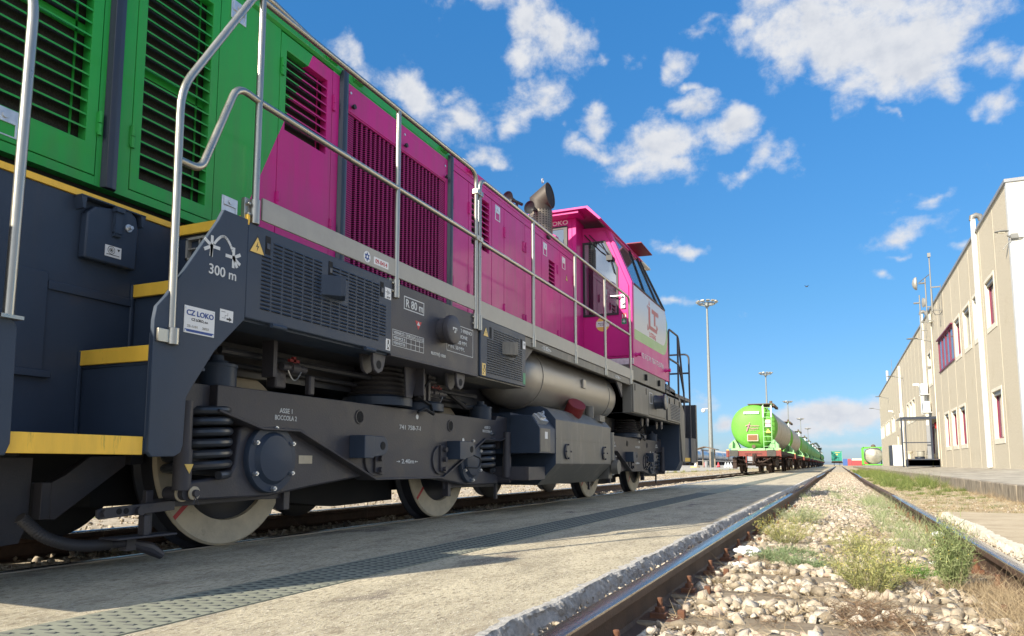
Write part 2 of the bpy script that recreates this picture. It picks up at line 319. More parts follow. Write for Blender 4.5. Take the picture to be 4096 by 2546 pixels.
def empty(name, loc, label, cat, group=None):
    o = bpy.data.objects.new(name, None); COL.objects.link(o); o.location = loc; o.empty_display_size = .2
    return tag(o, label, cat, group)
def tag(o, label, cat, group=None):
    o['label'] = label; o['category'] = cat
    if group: o['group'] = group
    return o
def struct(o, kind='structure'):
    o['kind'] = kind; return o
def dup(o, parent=None):
    c = o.copy(); COL.objects.link(c); c.parent = parent
    for ch in list(o.children): dup(ch, c)
    return c
XP = Matrix(((0, 0, 1), (1, 0, 0), (0, 1, 0)))      # text on a face looking +X
YN = Matrix(((1, 0, 0), (0, 0, -1), (0, 1, 0)))     # text on a face looking -Y
def text(name, s, h, pos, parent, m='white', face='x', wid=None, sx=.72, align='LEFT', depth=.001, bold=.014, spacing=1.0):
    """capital letters h high, lower left corner (or centre) at pos"""
    cu = bpy.data.curves.new('t', 'FONT'); cu.body = s; cu.size = h/.69; cu.extrude = depth; cu.align_x = align; cu.offset = bold*h; cu.space_character = spacing
    cu.resolution_u = 3
    ob = bpy.data.objects.new('t', cu); COL.objects.link(ob)
    bpy.context.view_layer.update()
    dg = bpy.context.evaluated_depsgraph_get(); me = bpy.data.meshes.new_from_object(ob.evaluated_get(dg))
    bpy.data.objects.remove(ob); me.name = name
    co = np.array([v.co[:] for v in me.vertices])
    if wid: sx = wid/(co[:, 0].max()-co[:, 0].min())
    co[:, 0] *= sx
    rot = XP if face == 'x' else YN
    p = Vector(pos)-org(parent)
    co = co@np.array(rot).T+np.array(p)
    me.vertices.foreach_set('co', co.ravel()); me.materials.clear(); me.materials.append(M_[m] if isinstance(m, str) else m)
    o = bpy.data.objects.new(name, me); COL.objects.link(o); o.parent = parent
    return o
# ------------------------------------------------------------------ locomotive
loco = empty('locomotive', (-4, 7.76, 0), 'green and magenta diesel shunting locomotive with dark grey underframe, standing beside the concrete path', 'locomotive')
XS, XH, XC = -2.5, -3.15, -4.0
def P_(name, mb, m, par=loco, **k): return build(name, mb, m, par, **k)

# main frame and deck
fr = MB().box(-5.4, -2.62, 2.62, 6.0, 1.13, 1.55).box(-4.9, -3.36, 6.0, 9.66, 1.13, 1.55).box(-5.4, -2.62, 9.66, 12.9, 1.14, 1.55).box(-4.9, -3.1, 1.0, 14.6, .95, 1.15).box(-4.8, -3.35, 1.0, 2.15, .16, .95).box(-5.5, -2.5, .86, 1.0, .5, 1.6).box(-5.5, -2.5, 14.55, 14.68, .5, 1.6)
frame = P_('main_frame', fr, 'wheel_shade')  # dark colour deepens the shade between boxes and bogies
P_('walkway_deck', MB().box(-5.5, -2.53, 2.62, 9.8, 1.555, 1.6).box(-5.3, -2.96, .95, 2.6, 1.55, 1.6).box(-5.5, -2.5, 11.9, 14.0, 1.6, 1.66), 'greyd')
ts = MB().box(XS-.012, XS, 2.69, 4.985, 1.625, 1.735).box(XS-.012, XS, 5.08, 9.80, 1.59, 1.722)
P_('toe_board', ts, 'strip', bevel=.002)
be = MB().box(XS-.05, XS-.008, 6.0, 9.8, 1.505, 1.585)
P_('side_sill', be, 'dust_sheen', bevel=.003)

# steps at the near corner
SP = [(2.42, 1.54), (2.45, 1.60), (2.60, 1.60), (2.60, 1.12), (2.43, .95), (2.315, .78), (2.285, .73), (2.28, .53), (2.27, .50), (2.24, .483), (2.13, .48), (2.11, .50), (2.108, 1.03), (2.118, 1.09), (2.16, 1.14), (2.20, 1.20)]
sp = P_('step_side_plate', MB().prism(SP, XS-.022, XS), 'grey', bevel=.003)
P_('step_side_plate', MB().prism([(1.0, .48), (1.56, .48), (1.575, .52), (1.57, .91), (1.55, .935), (1.0, .94)], XS-.03, XS), 'grey', bevel=.003)
st = P_('step_well', MB().box(-2.975, -2.95, 1.0, 2.62, .5, 1.60).box(-2.96, -2.52, 1.0, 2.125, .50, .545)
        .box(-2.95, -2.52, 2.135, 2.15, .5, .875).box(-2.95, -2.52, 2.375, 2.39, .86, 1.215).box(-2.95, -2.52, 2.61, 2.625, 1.2, 1.56)
        .box(-2.95, -2.52, 2.13, 2.40, .855, .87).box(-2.95, -2.52, 2.37, 2.63, 1.21, 1.225)
        .box(-2.95, -2.936, 1.83, 1.955, .83, 1.235).box(-2.95, -2.925, 1.83, 1.985, .80, .83).box(-2.95, -2.94, 1.96, 2.36, 1.168, 1.205), 'grey', bevel=.003)
w = MB()
for y, z0, z1 in ((2.355, .96, 1.27), (2.12, .56, .93)):
    w.tube([(-2.945, y, z0+(z1-z0)*i/8) for i in range(9)], [.007+.002*rnd.random() for i in range(9)], 6)
w.tube([(-2.526, 2.115, .5+.06*i) for i in range(9)], .005, 6)
P_('weld_bead', w, 'grey', st)
for b in [(-2.524, -2.519, 1.57, 2.10, .488, .560), (-2.95, -2.524, 2.117, 2.13, .868, .932), (-2.95, -2.53, 2.355, 2.37, 1.213, 1.272), (-2.95, -2.50, 2.595, 2.61, 1.575, 1.625)]:
    P_('yellow_nosing', MB().box(*b), 'yellow', st, bevel=.002)
P_('yellow_nosing', MB().box(-2.962, -2.943, 1.0, 2.597, 1.602, 1.63), 'yellow', st)
# sand box lid on the inner wall
lid = P_('sandbox_lid', MB().prism([(2.08, 1.33), (2.335, 1.33), (2.34, 1.52), (2.325, 1.575), (2.29, 1.60), (2.12, 1.565), (2.085, 1.53)], -2.95, -2.905), 'grey', bevel=.008)
P_('latch', MB().box(-2.905, -2.885, 2.205, 2.238, 1.47, 1.565).box(-2.905, -2.875, 2.20, 2.243, 1.565, 1.585).cyl((-2.9, 2.205, 1.465), (-2.9, 2.238, 1.465), .012, n=8), 'grey', lid)
P_('bolt', MB().cyl((-2.905, 2.285, 1.515), (-2.9, 2.285, 1.515), .018, n=14).cyl((-2.905, 2.285, 1.515), (-2.88, 2.285, 1.515), .009, n=6), 'galv', lid)
P_('lid_hanger', MB().box(-2.95, -2.90, 2.05, 2.37, 1.592, 1.598).prism([(2.05, 1.59), (2.075, 1.59), (2.07, 1.54), (2.06, 1.54)], -2.95, -2.90).prism([(2.345, 1.595), (2.37, 1.595), (2.36, 1.54), (2.35, 1.54)], -2.95, -2.90), 'grey')
sk = P_('sticker', MB().box(-2.905, -2.9035, 2.175, 2.255, 1.362, 1.412), 'stick', lid)
def ring(mb, x, y, z, r, t=.003, n=24):
    return mb.tube([(x, y+r*math.cos(a), z+r*math.sin(a)) for a in [2*math.pi*i/n for i in range(n)]], t, 4, False, True)
P_('sticker_symbol', ring(ring(ring(MB(), -2.903, 2.205, 1.392, .017, .0012), -2.903, 2.205, 1.392, .009, .0012), -2.903, 2.205, 1.392, .003, .002).box(-2.9037, -2.902, 2.182, 2.245, 1.371, 1.373).prism([(2.234, 1.403), (2.248, 1.403), (2.241, 1.392)], -2.9037, -2.902), 'ink', lid)
# vent grille in the top riser
P_('vent_grille', MB().box(-2.60, -2.56, 2.58, 2.61, 1.44, 1.455).box(-2.88, -2.56, 2.585, 2.61, 1.44, 1.452).box(-2.88, -2.56, 2.585, 2.61, 1.54, 1.552).box(-2.88, -2.868, 2.585, 2.61, 1.44, 1.55)
   .box(-2.80, -2.793, 2.59, 2.61, 1.44, 1.55).box(-2.71, -2.703, 2.59, 2.61, 1.44, 1.55).box(-2.62, -2.613, 2.59, 2.61, 1.44, 1.55).box(-2.88, -2.56, 2.59, 2.61, 1.493, 1.499), 'strip')
# writing on the side plate
x1 = XS+.001
star = MB()
def spokes(mb, cy, cz, r, angs, t=.0075, x=x1):
    for a in angs:
        d = (math.cos(R(a)), math.sin(R(a))); nrm = (-d[1], d[0])
        mb.prism([(cy+nrm[0]*t, cz+nrm[1]*t), (cy-nrm[0]*t, cz-nrm[1]*t), (cy+d[0]*r-nrm[0]*t, cz+d[1]*r-nrm[1]*t), (cy+d[0]*r+nrm[0]*t, cz+d[1]*r+nrm[1]*t)], x-.0007+.0001*(a % 7), x+.0007)
    return mb
spokes(star, 2.385, 1.412, .048, (90, 150, 210, 270, 0, 325-60)); spokes(star, 2.515, 1.392, .048, (90, 30-60+60, 180, 270, 330, 300))
arc = [(2.385+.012+.118*(i/12), 1.425+.055*math.sin(math.pi*i/12)-.012*i/12) for i in range(13)]
for a, b in zip(arc, arc[1:]):
    star.obox((x1, (a[0]+b[0])/2, (a[1]+b[1])/2), (1, 0, 0), (0, b[0]-a[0], b[1]-a[1]), (0, -(b[1]-a[1]), b[0]-a[0]), .0009, .0075, .006)
P_('hump_symbol', star, 'white', sp)
text('lettering', '300 m', .044, (x1, 2.372, 1.288), sp, wid=.16)
pl = P_('maker_plate', MB().box(XS, XS+.003, 2.253, 2.418, 1.005, 1.121), 'stick', sp)
P_('plate_band', MB().box(XS, XS+.0036, 2.256, 2.415, 1.010, 1.021), 'blueink', sp)
text('lettering', 'CZ LOKO', .022, (XS+.0035, 2.262, 1.082), sp, 'blueink', wid=.148, bold=.03)
text('lettering', 'CZ LOKO, a.s.', .011, (XS+.0035, 2.290, 1.060), sp, 'ink', wid=.09)
text('lettering', '22-1101', .010, (XS+.0035, 2.268, 1.030), sp, 'strip', wid=.055)
text('lettering', '2023', .010, (XS+.0035, 2.350, 1.030), sp, 'strip', wid=.035)
sb = MB()
for y in (2.26, 2.41):
    for z in (1.012, 1.113): sb.cyl((XS+.002, y, z), (XS+.005, y, z), .004, n=8)
P_('rivet', sb, 'galv', sp)
P_('sticker', MB().box(XS, XS+.0015, 2.449, 2.527, 1.09, 1.143), 'stick', sp)
P_('sticker_symbol', MB().box(XS, XS+.002, 2.456, 2.480, 1.131, 1.133).box(XS, XS+.002, 2.460, 2.480, 1.103, 1.1045).box(XS, XS+.002, 2.478, 2.4795, 1.103, 1.117).box(XS, XS+.002, 2.478, 2.495, 1.116, 1.1175).box(XS, XS+.002, 2.4935, 2.495, 1.1175, 1.13)
   .prism([(2.488, 1.106), (2.504, 1.106), (2.504, 1.113), (2.519, 1.102), (2.504, 1.092), (2.504, 1.098), (2.488, 1.098)], XS, XS+.002), 'ink', sp)

# equipment boxes under the walkway
def flatprism(pts, x, t=.0012): return MB().prism(pts, x, x+t)
def warn(par, y, z, w, h, x, m='ystick'):
    P_('warning_sign', MB().prism([(y-w/2, z), (y+w/2, z), (y, z+h)], x, x+.0012), 'ink', par)
    P_('warning_sign', MB().prism([(y-w*.42, z+h*.06), (y+w*.42, z+h*.06), (y, z+h*.90)], x, x+.0018), m, par)
    P_('warning_symbol', MB().prism([(y+w*.02, z+h*.66), (y-w*.09, z+h*.36), (y+w*.01, z+h*.40), (y-w*.03, z+h*.14), (y+w*.10, z+h*.46), (y, z+h*.42)], x, x+.0024), 'ink', par)
def slots(par, y0, y1, z0, z1, nc, nr, x, m, skip=None):
    mb = MB(); dk = MB(); cw = (y1-y0)/nc; rh = (z1-z0)/nr
    for i in range(nc):
        for j in range(nr):
            cy = y0+cw*(i+.5); cz = z0+rh*(j+.5)
            if skip and skip(cy, cz): continue
            mb.add([(x, cy-cw*.42, cz+rh*.28), (x, cy+cw*.42, cz+rh*.28), (x+.006, cy+cw*.38, cz-rh*.1), (x+.006, cy-cw*.38, cz-rh*.1), (x, cy-cw*.42, cz-rh*.12), (x, cy+cw*.42, cz-rh*.12)],
                   [(0, 3, 2, 1), (3, 4, 5, 2), (0, 4, 3), (1, 2, 5)])
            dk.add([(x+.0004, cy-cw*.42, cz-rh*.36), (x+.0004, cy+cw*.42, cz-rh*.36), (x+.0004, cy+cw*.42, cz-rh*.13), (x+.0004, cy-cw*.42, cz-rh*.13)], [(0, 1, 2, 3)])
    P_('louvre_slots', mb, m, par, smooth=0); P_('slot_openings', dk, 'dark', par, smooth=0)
bx = P_('battery_box', MB().box(-2.75, XS-.03, 2.605, 3.835, 1.12, 1.595), 'grey')
P_('box_lid', MB().box(XS-.03, XS, 2.60, 3.832, 1.13, 1.59), 'grey', bx, bevel=.006)
slots(bx, 2.69, 3.775, 1.185, 1.54, 14, 18, XS, 'grey', lambda y, z: (z > 1.46 and (y < 2.76 or 3.17 < y < 3.27 or y > 3.68)) or (3.13 < y < 3.37 and 1.34 < z < 1.48) or (y > 3.69 and z > 1.43) or (y > 3.73 and z < 1.23))
def duct(par, y0, y1, z0, z1, m):
    a = y0+(y1-y0)*.42
    P_('air_scoop', MB().add([(XS, y0, z0), (XS, y0, z1), (XS+.075, a, z1), (XS+.075, a, z0), (XS+.10, a+.01, z0), (XS+.02, y1, z0-.0), (XS+.02, y1, z1), (XS+.10, a+.01, z1), (XS, y1, z0), (XS, y1, z1)],
       [(0, 3, 2, 1), (3, 4, 7, 2), (4, 5, 6, 7), (5, 8, 9, 6), (0, 8, 5, 4, 3), (1, 2, 7, 6, 9)]), m, par, smooth=0, bevel=.003)
duct(bx, 3.14, 3.33, 1.355, 1.465, 'grey')
for y in (2.735, 3.222, 3.722):
    P_('lock_recess', MB().box(XS, XS+.002, y-.017, y+.017, 1.465, 1.555), 'dark', bx); P_('lock_slider', MB().box(XS+.001, XS+.006, y-.011, y+.011, 1.49, 1.52), 'navy', bx, bevel=.002)
for y in (2.82, 3.60): P_('box_hinge', MB().cyl((XS+.008, y-.05, 1.122), (XS+.008, y+.05, 1.122), .012, n=10), 'grey', bx)
warn(bx, 2.663, 1.448, .11, .092, XS)
P_('sticker', MB().box(XS, XS+.0015, 3.755, 3.823, 1.463, 1.533), 'stick', bx)
P_('sticker_symbol', MB().box(XS, XS+.002, 3.762, 3.782, 1.503, 1.506).box(XS, XS+.002, 3.796, 3.816, 1.503, 1.506).box(XS, XS+.002, 3.781, 3.784, 1.488, 1.521).box(XS, XS+.002, 3.793, 3.798, 1.494, 1.515), 'ink', bx)
text('lettering', '24 V', .011, (XS+.002, 3.774, 1.468), bx, 'ink', wid=.034)
P_('sticker', MB().box(XS, XS+.0015, 3.775, 3.822, 1.146, 1.216), 'stick', bx)
tap = ring(MB(), XS+.002, 3.80, 1.175, .012, .0015); tap.box(XS, XS+.002, 3.793, 3.807, 1.187, 1.21).prism([(3.783, 1.152), (3.815, 1.152), (3.80, 1.166)], XS, XS+.002)
P_('sticker_symbol', tap, 'ink', bx)

# plain panel with inscriptions
pn = P_('side_panel', MB().box(-2.75, XS-.012, 3.84, 5.06, 1.12, 1.592).box(XS-.03, XS-.004, 3.84, 5.055, 1.118, 1.132), 'greyd', bevel=.003)
xp = XS-.012
def frame_lines(par, y0, y1, z0, z1, t, x=None, m='white'):
    x = xp if x is None else x
    P_('frame_line', MB().box(x, x+.001, y0, y1, z0, z0+t).box(x, x+.001, y0, y1, z1-t, z1).box(x, x+.001, y0, y0+t, z0+t, z1-t).box(x, x+.001, y1-t, y1, z0+t, z1-t), m, par, smooth=0)
frame_lines(pn, 3.993, 4.245, 1.444, 1.53, .006); text('lettering', 'R 80 m', .052, (xp+.001, 4.012, 1.461), pn, wid=.213)
P_('red_triangle', MB().prism([(4.135, 1.393), (4.216, 1.393), (4.175, 1.336)], xp, xp+.001), 'redink', pn)
P_('white_triangle', MB().prism([(4.155, 1.365), (4.196, 1.365), (4.175, 1.39)], xp, xp+.0016), 'white', pn)
tb = MB()
for z in (1.189, 1.224, 1.257, 1.289): tb.box(xp, xp+.001, 3.864, 4.248, z, z+.003)
for y in (3.864, 4.026, 4.084, 4.140, 4.190, 4.245): tb.box(xp, xp+.0011, y, y+.003, 1.189, 1.292)
P_('table_lines', tb, 'white', pn, smooth=0)
for s, z in (('VERNICE I', 1.265), ('VERNICE II', 1.232), ('VERNICE III', 1.199)): text('lettering', s, .018, (xp+.001, 3.876, z), pn, wid=.135)
for s, y, w_ in (('PUR', 4.036, .04), ('LLF', 4.094, .036), ('Ct', 4.152, .026), ('11.22', 4.197, .043)): text('lettering', s, .018, (xp+.001, y, 1.265), pn, wid=w_)
text('lettering', 'RUOTE', .020, (xp+.001, 4.345, 1.198), pn, wid=.10); text('lettering', '1000', .020, (xp+.001, 4.475, 1.198), pn, wid=.068)
P_('wheel_symbol', ring(MB(), xp+.001, 4.459, 1.208, .010, .0015).box(xp, xp+.001, 4.4575, 4.4605, 1.19, 1.226), 'white', pn)
frame_lines(pn, 4.565, 4.978, 1.256, 1.466, .004)
for s, z, y0, wd in (('CILINDRO FRENO', 1.420, 4.585, .37), ('ESCURSIONE', 1.374, 4.60, .28), ('MAX. 120 MM.', 1.328, 4.585, .29), ('MIN. 50 MM.', 1.282, 4.585, .25)): text('lettering', s, .026, (xp+.001, y0, z), pn, wid=wd)
P_('filler_cap', MB().lathe([(.088, 0), (.088, .05), (.102, .055), (.105, .07), (.100, .095), (.09, .10), (0.001, .10)], (xp, 4.50, 1.385), (1, 0, 0), 32, False), 'greyd', pn, bevel=.003)
P_('cap_symbol', MB().box(xp+.101, xp+.102, 4.47, 4.53, 1.392, 1.400).prism([(4.49, 1.362), (4.51, 1.362), (4.50, 1.384)], xp+.101, xp+.102).box(xp+.101, xp+.102, 4.470, 4.478, 1.380, 1.392).box(xp+.101, xp+.102, 4.522, 4.53, 1.380, 1.392).prism([(4.497, 1.392), (4.503, 1.392), (4.52, 1.37), (4.516, 1.368)], xp+.101, xp+.102), 'white', pn)
P_('roundel', MB().cyl((XS, 3.56, 1.671), (XS+.0015, 3.56, 1.671), .034, n=28), 'stick', loco)
s6 = [(3.56+(.029 if i % 2 == 0 else .016)*math.cos(R(90+30*i)), 1.671+(.029 if i % 2 == 0 else .016)*math.sin(R(90+30*i))) for i in range(12)]
P_('roundel_star', MB().prism(s6, XS, XS+.0022), 'blueink', loco); P_('roundel_hub', MB().cyl((XS, 3.56, 1.671), (XS+.0028, 3.56, 1.671), .008, n=14), 'stick', loco)
P_('number_sticker', MB().box(XS, XS+.0015, 3.629, 3.787, 1.647, 1.692), 'stick', loco); text('lettering', '09-0414', .026, (XS+.0015, 3.645, 1.656), loco, 'redink', wid=.126)
# second box
b2 = P_('equipment_box', MB().box(-2.75, XS-.02, 5.07, 6.0, 1.12, 1.595), 'dust_sheen')
P_('box_lid', MB().box(XS-.02, XS, 5.085, 5.99, 1.13, 1.59), 'grey', b2, bevel=.006)
slots(b2, 5.20, 5.915, 1.165, 1.54, 12, 20, XS, 'dust_sheen', lambda y, z: (z > 1.44 and (y < 5.31 or y > 5.88)) or (5.47 < y < 5.74 and 1.34 < z < 1.47))
duct(b2, 5.49, 5.72, 1.355, 1.465, 'dust_sheen')
for y in (5.265, 5.895): P_('lock_recess', MB().box(XS, XS+.002, y-.017, y+.017, 1.45, 1.54), 'dark', b2)
warn(b2, 5.178, 1.45, .10, .082, XS)
P_('sticker', MB().box(XS, XS+.0015, 5.925, 5.985, 1.463, 1.53), 'stick', b2)
P_('sticker_symbol', MB().box(XS, XS+.002, 5.932, 5.95, 1.503, 1.506).box(XS, XS+.002, 5.96, 5.978, 1.503, 1.506).box(XS, XS+.002, 5.948, 5.951, 1.488, 1.521).box(XS, XS+.002, 5.958, 5.963, 1.494, 1.515), 'ink', b2)
P_('sticker', MB().box(XS, XS+.0015, 5.115, 5.175, 1.14, 1.235), 'ystick', b2)
P_('sticker_symbol', ring(MB(), XS+.002, 5.15, 1.185, .014, .002).box(XS, XS+.002, 5.14, 5.16, 1.20, 1.225).prism([(5.125, 1.15), (5.145, 1.15), (5.135, 1.17)], XS, XS+.002), 'ink', b2)
P_('sticker', MB().box(XS, XS+.0015, 5.93, 5.985, 1.15, 1.25), 'greenink', b2)
text('lettering', '-13.82m-', .038, (XS-.007, 6.40, 1.528), loco, wid=.25); text('lettering', '-6.78m-', .034, (XS-.007, 8.905, 1.53), loco, wid=.25)
for y in (6.0, 9.35): P_('bracket', MB().prism([(y, 1.505), (y+.27 if y < 7 else y-.27, 1.505), (y, 1.32)], XS-.06, XS-.04), 'greyd')
# air tank
at = P_('air_tank', MB().lathe([(.001, -.04), (.14, -.01), (.22, .04), (.275, .14), (.302, .26), (.304, .32), (.304, 2.95), (.30, 3.0), (.27, 3.13), (.19, 3.22), (.001, 3.27)], (-2.90, 6.22, 1.305), (0, 1, 0), 44, False), 'alu')
for y in (6.66, 8.95): P_('tank_strap', MB().cyl((-2.90, y, 1.305), (-2.90, y+.025, 1.305), .311, n=44), 'alu', at)
P_('rating_plate', MB().box(-2.60, -2.575, 7.85, 7.95, 1.30, 1.40), 'alu', at, bevel=.004)
# fuel tank
prof = [(-2.5, .455), (-2.5, .888), (-2.59, .99), (-2.66, 1.02), (-5.34, 1.02), (-5.5, .888), (-5.5, .455), (-5.3, .25), (-2.7, .25)]
ft = P_('fuel_tank', MB().prism(prof, 6.75, 8.64, 'y'), 'dust_sheen', bevel=.006)
P_('tank_end', MB().prism([(x+(.006 if x < -4 else -.006)*0, z) for x, z in prof], 6.742, 6.752, 'y'), 'grey', ft)  # end sheet darker than the sides: shaded face put into the colour
P_('tank_seam', MB().box(XS-.001, XS+.003, 6.76, 8.63, .695, .703), 'dust_sheen', ft)
for y in (7.05, 8.34):
    P_('sight_glass', MB().cyl((XS-.01, y, .58), (XS+.02, y, .58), .078, n=28), 'navy', ft); P_('sight_glass', MB().cyl((XS, y, .58), (XS+.024, y, .58), .06, n=28), 'dust_sheen', ft)
    bb = MB()
    for k in range(4): a = R(90*k); bb.cyl((XS+.015, y+.068*math.cos(a), .58+.068*math.sin(a)), (XS+.035, y+.068*math.cos(a), .58+.068*math.sin(a)), .009, n=6)
    P_('bolt', bb, 'navy', ft)
P_('red_cap', MB().cyl((-2.62, 7.60, 1.0), (-2.55, 7.55, 1.10), .10, n=24), 'redcap', ft, bevel=.004)
P_('vent_pipe', MB().cyl((-2.62, 8.20, .98), (-2.62, 8.20, 1.12), .05, n=16).box(-2.66, -2.52, 8.28, 8.48, .95, 1.02), 'dust_sheen', ft)
bp = [(-2.505, .555), (-2.505, .79), (-2.585, .905), (-2.80, .91), (-2.80, .555)]
sx_ = P_('battery_charger_box', MB().prism([(x, z) for x, z in bp], 6.33, 6.74, 'y').prism([(-2.80, .55), (-2.80, .935), (-3.6, .935), (-3.6, .55)], 6.34, 6.74, 'y'), 'grey', bevel=.004)
P_('lit_side_sheet', MB().box(XS-.004, XS-.001, 6.345, 6.60, .57, .785), 'dust_sheen', sx_)  # paler sheet puts the lit look of the outer side into colour
P_('charging_socket', MB().obox((-2.56, 6.47, .87), (.7, 0, -.7), (0, 1, 0), (.7, 0, .7), .05, .10, .03).obox((-2.535, 6.44, .90), (.7, 0, -.7), (0, 1, 0), (.7, 0, .7), .03, .05, .02).tube([(-2.57, 6.52, .93), (-2.52, 6.47, .945), (-2.50, 6.42, .91)], .008, 6), 'galv', sx_)
P_('sticker', MB().box(XS-.003, XS, 6.46, 6.53, .69, .755), 'stick', sx_)
P_('drain_box', MB().box(-3.05, -2.60, 6.30, 6.72, .305, .43), 'greyd', sx_, bevel=.004)
P_('filter_pot', MB().cyl((-2.6, 8.78, .50), (-2.6, 8.78, .84), .10, n=20).cyl((-2.6, 8.78, .84), (-2.6, 8.78, .90), .06, n=12).cyl((-2.53, 8.82, .42), (-2.45, 8.82, .42), .085, n=20).box(-2.9, -2.55, 8.70, 8.86, .28, .55), 'dust_sheen')

# rear equipment boxes
rp = P_('rear_box', MB().box(-3.1, XS-.01, 9.72, 11.85, 1.60, 1.80).box(-3.2, XS, 9.66, 11.80, 1.14, 1.565).box(-3.2, XS-.01, 11.84, 13.0, 1.14, 1.57), 'dust_sheen', bevel=.005)
P_('box_lid', MB().box(XS, XS+.02, 9.69, 10.56, 1.15, 1.545), 'dust_sheen', rp, bevel=.004); P_('box_lid', MB().box(XS, XS+.012, 10.60, 11.76, 1.17, 1.54), 'dust_sheen', rp, bevel=.004); P_('box_lid', MB().box(XS-.01, XS+.015, 11.9, 12.98, 1.16, 1.55), 'dust_sheen', rp, bevel=.004)
for y, z in ((9.78, 1.49), (10.42, 1.49), (10.5, 1.70), (11.35, 1.70), (12.03, 1.48), (12.45, 1.5), (12.85, 1.48)): P_('lock_recess', MB().box(XS-.01, XS+.023, y-.016, y+.016, z-.045, z+.045), 'dark', rp)
slots(rp, 12.12, 12.92, 1.19, 1.45, 8, 10, XS+.015, 'dust_sheen')
P_('filler_cap', MB().lathe([(.11, 0), (.10, .04), (.10, .12), (.12, .13), (.12, .16), (.10, .17), (.001, .17)], (XS+.012, 11.03, 1.38), (1, 0, 0), 24, False), 'navy', rp)
frame_lines(rp, 10.66, 10.84, 1.34, 1.50, .008, XS+.012, 'stick')
P_('rear_side_plate', MB().prism([(12.93, 1.60), (13.02, 1.60), (13.42, 1.36), (13.42, .90), (13.36, .5), (13.15, .5), (12.98, 1.14), (12.93, 1.14)], XS-.02, XS), 'dust_sheen', bevel=.003)
P_('rear_bulkhead', MB().prism([(-3.6, 1.14), (-2.52, 1.14), (-2.52, .50), (-2.60, .34), (-3.2, .34), (-3.6, .5)], 12.97, 13.34, 'y'), 'grey')
rs = P_('rear_steps', MB().box(-2.56, -2.53, 13.42, 13.98, .50, .93).box(-3.0, -2.53, 13.42, 14.0, .48, .5).box(-2.56, XS-.005, 13.37, 13.44, .98, 1.40).prism([(12.62, 1.60), (12.62, 1.70), (11.9, 1.75), (11.9, 1.65)], XS-.02, XS), 'grey')
P_('yellow_nosing', MB().box(-2.53, -2.52, 13.43, 13.97, .503, .57), 'yellow', rs)
P_('rear_side_plate', MB().box(XS-.03, XS, 13.98, 14.5, .48, .94), 'grey')

# handrails
def rail_(paths, par=loco, r=.0172, m='steel', name='handrail', rr=.10):
    mb = MB()
    for p in paths: mb.tube(fillet(p, rr), r, 12)
    return P_(name, mb, m, par)
x = XS-.005
h1 = rail_([[(x, 2.645, 1.60), (x, 2.645, 2.74)], [(x, 2.645, 2.73), (x, 5.005, 2.73), (x, 5.005, 1.49)], [(x, 2.655, 2.205), (x, 5.0, 2.205)], [(x, 3.885, 2.72), (x, 3.885, 1.50)],
       [(x, 2.195, .95), (x, 2.185, 2.05), (x, 2.62, 2.77), (x, 3.0, 2.73)], [(x, 2.195, 1.735), (x, 2.31, 1.735), (x, 2.50, 2.215), (x, 2.65, 2.205)]])
h2 = rail_([[(x, 5.065, 1.49), (x, 5.065, 2.70), (x, 9.655, 2.70), (x, 9.665, 1.53)], [(x, 5.07, 2.19), (x, 9.66, 2.185)]]+[[(x, y, 2.69), (x, y, 1.52)] for y in (6.187, 7.378, 8.485)])
h0 = rail_([[(x, 1.54, .93), (x, 1.55, 2.1), (x, 1.10, 2.77)]])
clamp = MB()
for par, ys in ((h1, ((2.645, 1.61), (3.885, 1.51), (5.0, 1.50))), (h2, ((5.07, 1.50), (6.187, 1.53), (7.378, 1.53), (8.485, 1.53), (9.665, 1.54)))):
    for y, z in ys:
        P_('rail_socket', MB().cyl((x, y, z-.02), (x, y, z+.10), .023, n=14).box(x-.035, x-.012, y-.055, y+.03, z-.01, z+.10).cyl((x-.02, y-.04, z+.02), (x+.006, y-.04, z+.02), .008, n=6).cyl((x-.02, y-.04, z+.07), (x+.006, y-.04, z+.07), .008, n=6), 'steel', par, bevel=.002)
P_('rail_socket', MB().box(XS, XS+.014, 2.118, 2.222, .945, 1.0).cyl((x+.012, 2.195, .94), (x+.012, 2.195, 1.01), .025, n=14), 'steel', h1, bevel=.002)
P_('rail_socket', MB().box(x-.03, x+.03, 1.50, 1.575, .93, .942), 'steel', h0)
for z in (2.57, 2.20): P_('rail_clamp', MB().box(x-.022, x+.024, 4.98, 5.09, z-.02, z+.02).cyl((x+.02, 5.036, z), (x+.03, 5.036, z), .008, n=8), 'steel', h2, bevel=.003)
rail_([[(x, 12.12, 1.62), (x, 12.19, 2.70), (x, 13.0, 2.70), (x, 13.42, 1.73), (x, 13.42, 1.0)], [(x, 12.19, 2.20), (x, 13.02, 2.20), (x, 13.42, 1.73)], [(x, 12.95, 2.70), (x, 12.93, 1.62)],
       [(x, 13.99, .93), (x, 13.99, 2.52), (-3.6, 13.99, 2.52)], [(x, 13.99, 2.16), (-3.9, 13.99, 2.16)], [(-3.9, 13.99, 1.6), (-3.9, 13.99, 2.5)]], m='greyd', name='rear_handrail')

